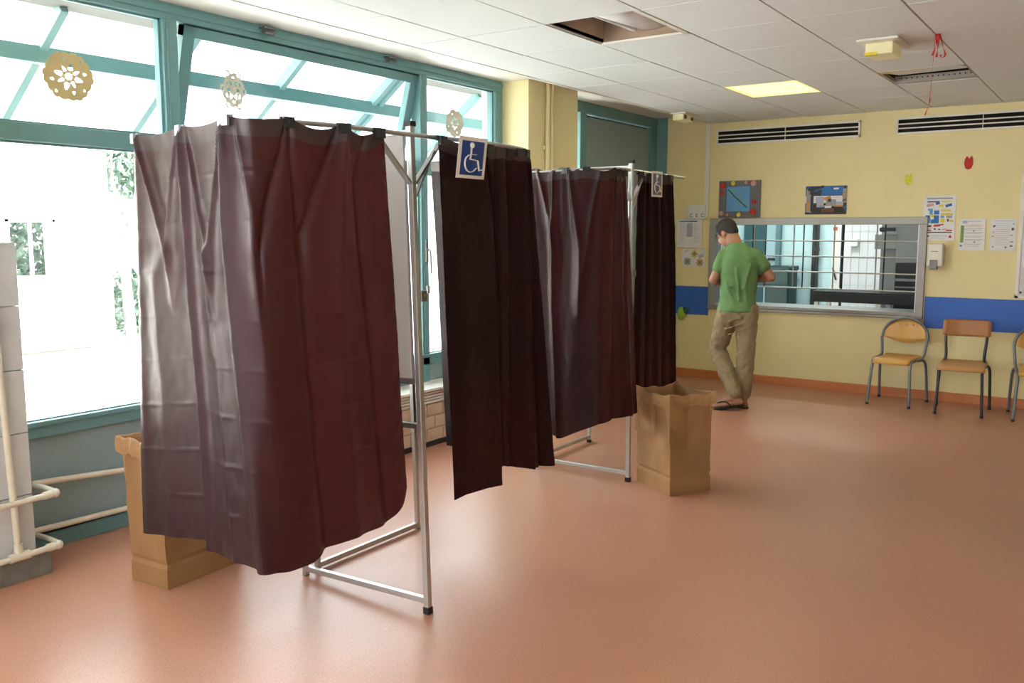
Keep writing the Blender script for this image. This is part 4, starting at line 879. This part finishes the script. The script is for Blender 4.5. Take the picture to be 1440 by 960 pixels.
# slipped tile
t = thing('slipped_ceiling_tile', 'ceiling tile hanging askew above a dark gap near the red ribbon', 'ceiling tile', (-1.31, 7.28, ZC))
x0, x1, ya, yb = -1.595, -1.025, 6.955, 7.605
M = Matrix.Rotation(-.10, 3, 'Z') @ Matrix.Rotation(.09, 3, 'X')
obj('tile', MB().cbox((-1.31, 7.15, ZC+.028), (.50, .44, .018), M), TILE, t)
tag(obj('yellow_edge', MB().prism([(x0, ya+.005, ZC+.002), (x0+.36, ya+.005, ZC+.002), (x0, ya+.10, ZC+.002)], (0, 0, .003)), mat('yellowed_wool', srgb(226, 200, 96), .9), t), 'yellowish insulation')
obj('perforated_rail', MB().box((x0, yb-.09, ZC+.002), (x1, yb-.01, ZC+.05)), RAIL, t)
b = MB()
for k in range(14): b.cyl((x0+.05+k*.037, yb-.092, ZC+.03), (x0+.05+k*.037, yb-.088, ZC+.03), .006, 8)
obj('perforation', b, BLACK, t)
obj('dark_void', MB().box((x0, ya, ZC+.25), (x1, yb, ZC+.26)).box((x0, ya, ZC+.03), (x0+.003, yb, ZC+.26)).box((x1-.003, ya, ZC+.03), (x1, yb, ZC+.26)).box((x0, yb-.003, ZC+.05), (x1, yb, ZC+.26)).box((x0, ya, ZC+.03), (x1, ya+.003, ZC+.26)), DARK, t)
# emergency light
EM = mat('yellowed_diffuser', srgb(226, 222, 180), .4, emit=(1, .9, .5), estr=.01)
t = thing('emergency_light', 'cream emergency light box on the ceiling near the red ribbon', 'light', (-1.31, 5.9, ZC))
obj('base_plate', MB().box((-1.44, 5.69, ZC-.016), (-1.20, 6.06, ZC)), WHITE, t, bevel=.008, seg=3)
obj('lamp_box', MB().box((-1.40, 5.76, ZC-.085), (-1.24, 5.99, ZC-.015)), EM, t, bevel=.008)
tag(obj('yellow_strip', MB().box((-1.402, 5.757, ZC-.088), (-1.33, 5.79, ZC-.07)), cols['yellow'], t), 'yellow sticker strip')
t = thing('emergency_light', 'small cream emergency light at the ceiling edge above the far corner', 'light', (-3.70, 8.3, ZC))
obj('base_plate', MB().box((-3.76, 8.12, ZC-.012), (-3.60, 8.46, ZC)), WHITE, t, bevel=.004)
obj('lamp_box', MB().box((-3.745, 8.15, ZC-.07), (-3.635, 8.40, ZC-.01)), EM, t, bevel=.006)
obj('end_socket', MB().box((-3.634, 8.17, ZC-.055), (-3.63, 8.22, ZC-.02)).box((-3.634, 8.33, ZC-.06), (-3.63, 8.38, ZC-.03)), BLACK, t)
# ribbon
RB = mat('red_ribbon', srgb(190, 34, 32), .4, var=.1)
t = thing('ribbon', 'red ribbon knotted to the ceiling rail with a long hanging tail', 'ribbon', (-1.01, 5.8, ZC))
def strip(pts, wd, name):
    P0 = []; s = spline(pts, 6)
    for i, p in enumerate(s):
        p = np.array(p); a = i*.25; d = np.array([math.cos(a)*.82, math.sin(a)*.57, 0])*wd/2
        P0.append([tuple(p-d), tuple(p+d)])
    o = obj(name, MB().grid(P0), RB, t, smooth=True); o.modifiers.new('s', 'SOLIDIFY').thickness = .0008; return o
strip([(-1.01, 5.80, ZC+.0), (-1.015, 5.80, ZC-.06), (-1.03, 5.80, ZC-.12)], .02, 'ribbon_loop'); strip([(-1.0, 5.80, ZC), (-1.005, 5.80, ZC-.08), (-1.01, 5.81, ZC-.13)], .016, 'ribbon_loop')
strip([(-1.0, 5.81, ZC), (-.98, 5.82, ZC-.07), (-.965, 5.82, ZC-.12), (-.985, 5.82, ZC-.135), (-.99, 5.82, ZC-.115)], .012, 'ribbon_loop')
strip([(-1.02, 5.80, ZC), (-1.025, 5.80, ZC-.16), (-1.03, 5.80, ZC-.35), (-1.03, 5.8, ZC-.38)], .004, 'ribbon_tail'); strip([(-1.03, 5.8, ZC-.36), (-1.035, 5.80, ZC-.40), (-1.055, 5.80, ZC-.46)], .009, 'ribbon_tail')

# ================================================================ PAPER DISCS ON THE GLASS
def disc(name, label, cy, cz_, ry_, rz_, col, holes, lobes, lob, x=-4.385, twist=0., back=False):
    N, R = 144, 44; ok = []; vs = []
    for i in range(R+1):
        for k in range(N):
            a = 2*math.pi*k/N; rr = (i/R)*(1+lob*math.cos(lobes*a)*(i/R)**2); vs.append((x+.004*math.sin(3*a)*i/R, cy+ry_*rr*math.cos(a), cz_+rz_*rr*math.sin(a)))
    fs = []
    for i in range(R):
        for k in range(N):
            a = 2*math.pi*(k+.5)/N+twist; r = (i+.5)/R; px_, pz_ = r*math.cos(a), r*math.sin(a); cut = False
            for (hr, n, off, la, lr) in holes:
                if hr == 0:
                    if r < lr*(1+.15*math.cos(8*a)): cut = True
                    continue
                q = (a-off) % (2*math.pi/n); q = min(q, 2*math.pi/n-q); dx = (r-hr)/lr; dy = (r*math.sin(q))/la*(1+.5*dx)
                if dx*dx+dy*dy < 1: cut = True
            if not cut: fs.append((i*N+k, i*N+(k+1) % N, (i+1)*N+(k+1) % N, (i+1)*N+k))
    o = one(name, MB().add(vs, fs), col, label, 'decoration'); m = o.modifiers.new('s', 'SOLIDIFY'); m.thickness = .0012; return o
TAN = cloth_material('tan_paper', srgb(200, 184, 138), srgb(190, 180, 150), .22, .8); IVO = cloth_material('ivory_paper', srgb(205, 200, 184), srgb(205, 202, 190), .25, .8)
disc('paper_snowflake', 'tan round paper snowflake taped to the left window', 2.475, 2.36, .128, .119, TAN, [(0, 1, 0, 0, .14), (.42, 4, 0, .09, .16), (.36, 4, math.pi/4, .06, .13), (.68, 4, .5, .05, .07), (.82, 4, 1.15, .04, .05), (1.0, 18, 0, .05, .04)], 6, .03, twist=.25)
disc('paper_snowflake', 'pale lacy paper snowflake on the tilted sash above the big curtain', 3.535, 2.435, .085, .112, IVO, [(0, 1, 0, 0, .08), (.4, 6, 0, .11, .13), (.66, 6, .52, .12, .1), (.86, 6, 0, .1, .08), (1.0, 12, .2, .1, .09)], 6, .12, x=-4.47)
disc('paper_snowflake', 'pale oval paper snowflake on the window beside the yellow column', 5.55, 2.43, .108, .105, IVO, [(.35, 4, 0, .09, .12), (.35, 4, .78, .05, .08), (.7, 4, .4, .05, .06), (1.0, 14, 0, .06, .05)], 7, .05)

# ================================================================ THE MAN
man = thing('person', 'man in green t-shirt and khaki trousers standing head bowed at the hatch', 'person', (-2.86, 7.68, 0), math.radians(20.6))
def fig(name, mb, m, vox, it=2, parent=man):
    o = obj(name, mb, m, parent, local=True, smooth=False); o.data.polygons.foreach_set('use_smooth', [True]*len(o.data.polygons))
    r = o.modifiers.new('r', 'REMESH'); r.mode = 'VOXEL'; r.voxel_size = vox; r.use_smooth_shade = True
    s = o.modifiers.new('sm', 'SMOOTH'); s.iterations = it; s.factor = .5; return o
V3 = Vector
nb = V3((-.015, .03, 1.46)); hd = V3((-.112, .075, 1.585))
fdir = V3((-.66, .42, -.55)).normalized()            # face direction
fup = (V3((-.28, .2, 1))-fdir*V3((-.28, .2, 1)).dot(fdir)).normalized(); fside = fdir.cross(fup)
HM = Matrix((fside, fdir, fup)).transposed()
H = lambda x, y, z: hd+HM @ V3((x, y, z))
shL, shR = V3((-.13, .02, 1.395)), V3((.145, .0, 1.395)); elL, elR = V3((-.215, .02, 1.165)), V3((.278, .04, 1.195)); wrL, wrR = V3((-.115, .22, 1.13)), V3((.07, .24, 1.165))
bd = MB()
bd.ball(H(0, -.012, .02), (.074, .094, .095), 20, 14, M=HM); bd.ball(H(0, .045, -.045), (.052, .052, .07), 16, 10, M=HM)      # skull, face
bd.ball(H(0, .055, -.095), (.03, .03, .025), 12, 8, M=HM)                                                                   # chin
bd.limb(H(0, .094, .0), H(0, .112, -.035), .010, .014, 10); bd.limb(H(-.02, .088, -.065), H(.02, .088, -.065), .008, .008, 8)    # nose, lips
for s in (-1, 1):
    bd.ball(H(s*.077, -.005, -.015), (.009, .02, .031), 12, 8, M=HM); bd.ball(H(s*.03, .078, .012), (.014, .014, .010), 10, 8, M=HM)
bd.limb(H(0, -.03, -.04), nb+V3((0, .005, -.02)), .058, .064, 18)
bd.limb(nb, V3((-.09, .02, 1.40)), .045, .045); bd.limb(nb, V3((.11, .02, 1.40)), .045, .045); bd.limb(V3((0, .03, 1.36)), V3((.0, .03, .98)), .10, .095, 20, .7)
for a, b_, c, s in ((shL, elL, wrL, -1), (shR, elR, wrR, 1)):
    bd.limb(a, b_, .042, .042); bd.limb(b_, b_+(c-b_)*.35, .043, .042); bd.limb(b_+(c-b_)*.35, c, .042, .027)
    f = (c-b_).normalized(); inward = V3((-s, .25, 0)).normalized() if s < 0 else V3((-.9, .3, 0)).normalized()
    f2 = (f*.6+V3((-s*.55, .55, .1))).normalized() if s > 0 else (f*.6+V3((.3, .7, .1))).normalized()
    sd = f2.cross(V3((0, 0, 1))).normalized()
    bd.limb(c, c+f2*.075, .026, .033, 14, .55, side=(0, 0, 1)); k0 = c+f2*.085
    for q, ln in enumerate((.036, .042, .040, .030)):
        st = k0+sd*(q-1.5)*.019; j1 = st+f2*ln+V3((0, 0, -.004)); j2 = j1+(f2*.6+V3((0, 0, .75))).normalized()*ln*.75
        bd.limb(st-f2*.02, j1, .0095, .0088, 8); bd.limb(j1, j2, .0088, .0075, 8)
    th0 = c+f2*.03+sd*(-s)*.02; bd.limb(th0, th0+f2*.04+sd*(-s)*.02+V3((0, 0, .01)), .013, .010, 8); bd.limb(th0+f2*.04+sd*(-s)*.02+V3((0, 0, .01)), th0+f2*.065+sd*(-s)*.012+V3((0, 0, .022)), .010, .008, 8)
hipL, hipR = V3((-.07, .01, .90)), V3((.08, .01, .90)); knL, knR = V3((-.165, .10, .525)), V3((.085, .02, .50)); anL, anR = V3((.015, -.085, .125)), V3((.075, .04, .085))
toL = V3((-.185, -.06, .028)); toR = V3((-.075, .13, .030))
bd.limb(hipL, hipR, .085, .085); bd.limb(hipL, knL, .08, .05); bd.limb(knL, anL, .05, .034); bd.limb(hipR, knR, .08, .05); bd.limb(knR, anR, .05, .034)
def foot(an, to, heel):
    bd.limb(an, heel, .033, .028); bd.limb(heel, to, .027, .022, 12, 1.3, side=(0, 1, 0)); bd.limb(an, (an+to)/2+V3((0, 0, .005)), .032, .028)
    d = (to-heel); d.z *= .5; d.normalize(); sd = d.cross(V3((0, 0, 1))).normalized()
    for q in range(5): p = to+sd*(q-2)*.017; bd.limb(p, p+d*(.026-.003*q), .0105-.0008*q, .009-.0008*q, 8)
heL = anL+V3((.03, -.005, -.045)); heR = V3((.095, .03, .035))
foot(anL, toL, heL); foot(anR, toR, heR)
body = fig('body', bd, SKIN, .0065, 3)
# face details
for s in (-1, 1):
    obj('eye', MB().ball(H(s*.03, .084, .012), (.010, .008, .007), 10, 8, M=HM), mat('eye', (.03, .02, .018), .2), body, local=True, smooth=True)
    obj('eyebrow', MB().limb(H(s*.015, .093, .032), H(s*.046, .083, .034), .004, .003, 8), HAIR, body, local=True, smooth=True)
# hair: cap over skull
hb = MB(); hb.ball(H(0, -.020, .032), (.080, .096, .094), 22, 14, M=HM); hb.ball(H(0, -.058, -.01), (.066, .05, .062), 16, 10, M=HM)
for s in (-1, 1): hb.ball(H(s*.062, .015, .02), (.018, .035, .035), 10, 8, M=HM)
hr = fig('hair', hb, HAIR, .006, 1)
# t-shirt
ts = MB()
def loft(mb, rings, seg=36):
    vs = []
    for (z, cx, cy, rx, ry) in rings:
        for k in range(seg): q = 2*math.pi*k/seg; vs.append((cx+rx*math.copysign(abs(math.cos(q))**.85, math.cos(q)), cy+ry*math.copysign(abs(math.sin(q))**.85, math.sin(q)), z))
    n = len(rings); fs = [(i*seg+k, i*seg+(k+1) % seg, (i+1)*seg+(k+1) % seg, (i+1)*seg+k) for i in range(n-1) for k in range(seg)]
    fs += [tuple(range(seg-1, -1, -1)), tuple((n-1)*seg+k for k in range(seg))]; mb.add(vs, fs)
loft(ts, [(.885, -.008, .014, .172, .134), (.93, -.006, .016, .166, .128), (1.02, .0, .02, .154, .112), (1.12, .005, .02, .160, .113), (1.22, .008, .02, .163, .115), (1.31, .008, .02, .166, .118), (1.37, .006, .02, .160, .112), (1.42, .0, .022, .135, .096), (1.455, -.006, .025, .105, .084), (1.485, -.014, .03, .082, .075), (1.500, -.018, .032, .072, .070)])
ts.limb((-.10, .02, 1.38), (.115, .0, 1.38), .062, .062, 18)
ts.limb(nb+V3((-.02, 0, -.03)), shL+V3((.02, 0, .005)), .06, .054, 18); ts.limb(nb+V3((.02, 0, -.03)), shR+V3((-.02, 0, .005)), .06, .054, 18)
ts.limb(shL, shL+(elL-shL)*.52, .056, .060); ts.limb(shR, shR+(elR-shR)*.52, .056, .062)
for p, q in (((-.11, -.088, 1.16), (-.02, -.099, .93)), ((-.02, -.10, 1.28), (.015, -.101, 1.0)), ((.05, -.10, 1.20), (.09, -.09, .92)), ((.10, -.09, 1.30), (.05, -.102, 1.10)), ((-.13, -.06, 1.22), (-.06, -.095, 1.12)), ((-.14, -.05, 1.10), (-.07, -.092, 1.02)), ((-.14, -.04, 1.02), (-.05, -.093, .95))):
    ts.limb(p, q, .009, .013, 8)
tee = fig('t_shirt', ts, SHIRT, .0085, 5)
tee.modifiers.new('d', 'DISPLACE'); tx = bpy.data.textures.new('fold', 'CLOUDS'); tx.noise_scale = .09; tee.modifiers['d'].texture = tx; tee.modifiers['d'].strength = .014; tee.modifiers['d'].mid_level = .5
# trousers
tr_ = MB()
tr_.limb((-.055, .02, .92), (.055, .015, .92), .098, .098, 20); tr_.limb((-.062, .012, .86), (.062, .01, .86), .106, .106, 20)
tr_.limb(hipL, knL+V3((.01, 0, .03)), .108, .078, 20); tr_.limb(hipL+V3((-.02, .0, -.05)), knL, .10, .078, 20); tr_.limb(knL, knL+(anL-knL)*.5, .080, .078, 18); tr_.limb(knL+(anL-knL)*.5, anL+V3((-.01, 0, .04)), .074, .062, 18)
tr_.limb(hipR, knR, .105, .080, 20); tr_.limb(knR, knR+(anR-knR)*.5, .080, .076, 18); tr_.limb(knR+(anR-knR)*.5, anR+V3((-.0, 0, .06)), .075, .068, 18)
for k in range(6):    # creases behind the knees and at the cuffs
    a = k/5; p = knL+(anL-knL)*(.02+.35*a); tr_.limb(p+V3((-.06, -.045, .012*(k % 2))), p+V3((.05, -.062, -.02)), .009, .007, 8)
    p = knR+(anR-knR)*(.55+.35*a); tr_.limb(p+V3((-.05, -.045, .0)), p+V3((.05, -.052, .018)), .009, .007, 8)
for k in range(4):
    p = V3((-.09+.02*k, -.10, .86-.05*k)); tr_.limb(p+V3((-.05, .03, -.03)), p+V3((.10, .0, .03)), .007, .008, 8)
pants = fig('trousers', tr_, CHINO, .0085, 2); d = pants.modifiers.new('d', 'DISPLACE'); t2 = bpy.data.textures.new('crease', 'CLOUDS'); t2.noise_scale = .04; d.texture = t2; d.strength = .024; d.mid_level = .5
obj('belt_label', MB().box((.03, -.118, .895), (.07, -.112, .92)), CHINO, man, local=True) if False else None
# flip-flops
def flop(heel, toe, drop):
    d = (toe-heel); d.normalize(); sd = d.cross(V3((0, 0, 1))).normalized(); n = sd.cross(d).normalized(); L = (toe-heel).length+.07
    out = []
    for k in range(20):
        a = 2*math.pi*k/20; x = math.cos(a); y = math.sin(a); out.append(heel-n*drop-d*.035+d*(x*.5+.5)*L+sd*y*(.043+.008*x))
    sole = obj('sandal', MB().prism(out, -n*.016), SANDAL, man, local=True, bevel=.003)
    mid = heel+d*.07; tp = heel+d*(L*.66)+n*.02
    obj('strap', MB().tube(spline([mid+sd*.042-n*drop, mid+d*.05+sd*.030+n*.028, tp, mid+d*.05-sd*.030+n*.028, mid-sd*.042-n*drop], 5), .007, 8, flat=.6), SANDAL, sole, local=True, smooth=True)
flop(heL, toL, .028); flop(heR, toR, .016)
# folded paper in his hands
b = MB(); b.cbox((-.02, .345, 1.165), (.20, .13, .0025), Matrix.Rotation(.25, 3, 'Z') @ Matrix.Rotation(.35, 3, 'X')); b.cbox((-.01, .345, 1.17), (.17, .11, .0025), Matrix.Rotation(.38, 3, 'Z') @ Matrix.Rotation(.35, 3, 'X'))
b.v = [tuple(world(man) @ Vector(v)) for v in b.v]
one('ballot_paper', b, PAPER, 'white ballot papers held in front of the man', 'paper')
# ---- repeats of one kind share a group
GROUPS = {'voting_curtain': 'curtains of the voting booths', 'voting_booth': 'aluminium voting booths', 'wheelchair_sign': 'wheelchair signs on the curtains', 'paper_bag': 'kraft paper bags beside the booths',
          'school_chair': 'school chairs along the back wall', 'air_vent': 'air vents high on the back wall', 'paper_snowflake': 'paper snowflakes on the windows', 'paper_tulip': 'paper tulips on the yellow wall',
          'notice_sheet': 'white notices beside the whiteboard', 'ceiling_light': 'ceiling lights in the tile grid', 'emergency_light': 'emergency lights on the ceiling'}
for o in COL.objects:
    k = o.name.split('.')[0]
    if o.parent is None and k in GROUPS: o['group'] = GROUPS[k]
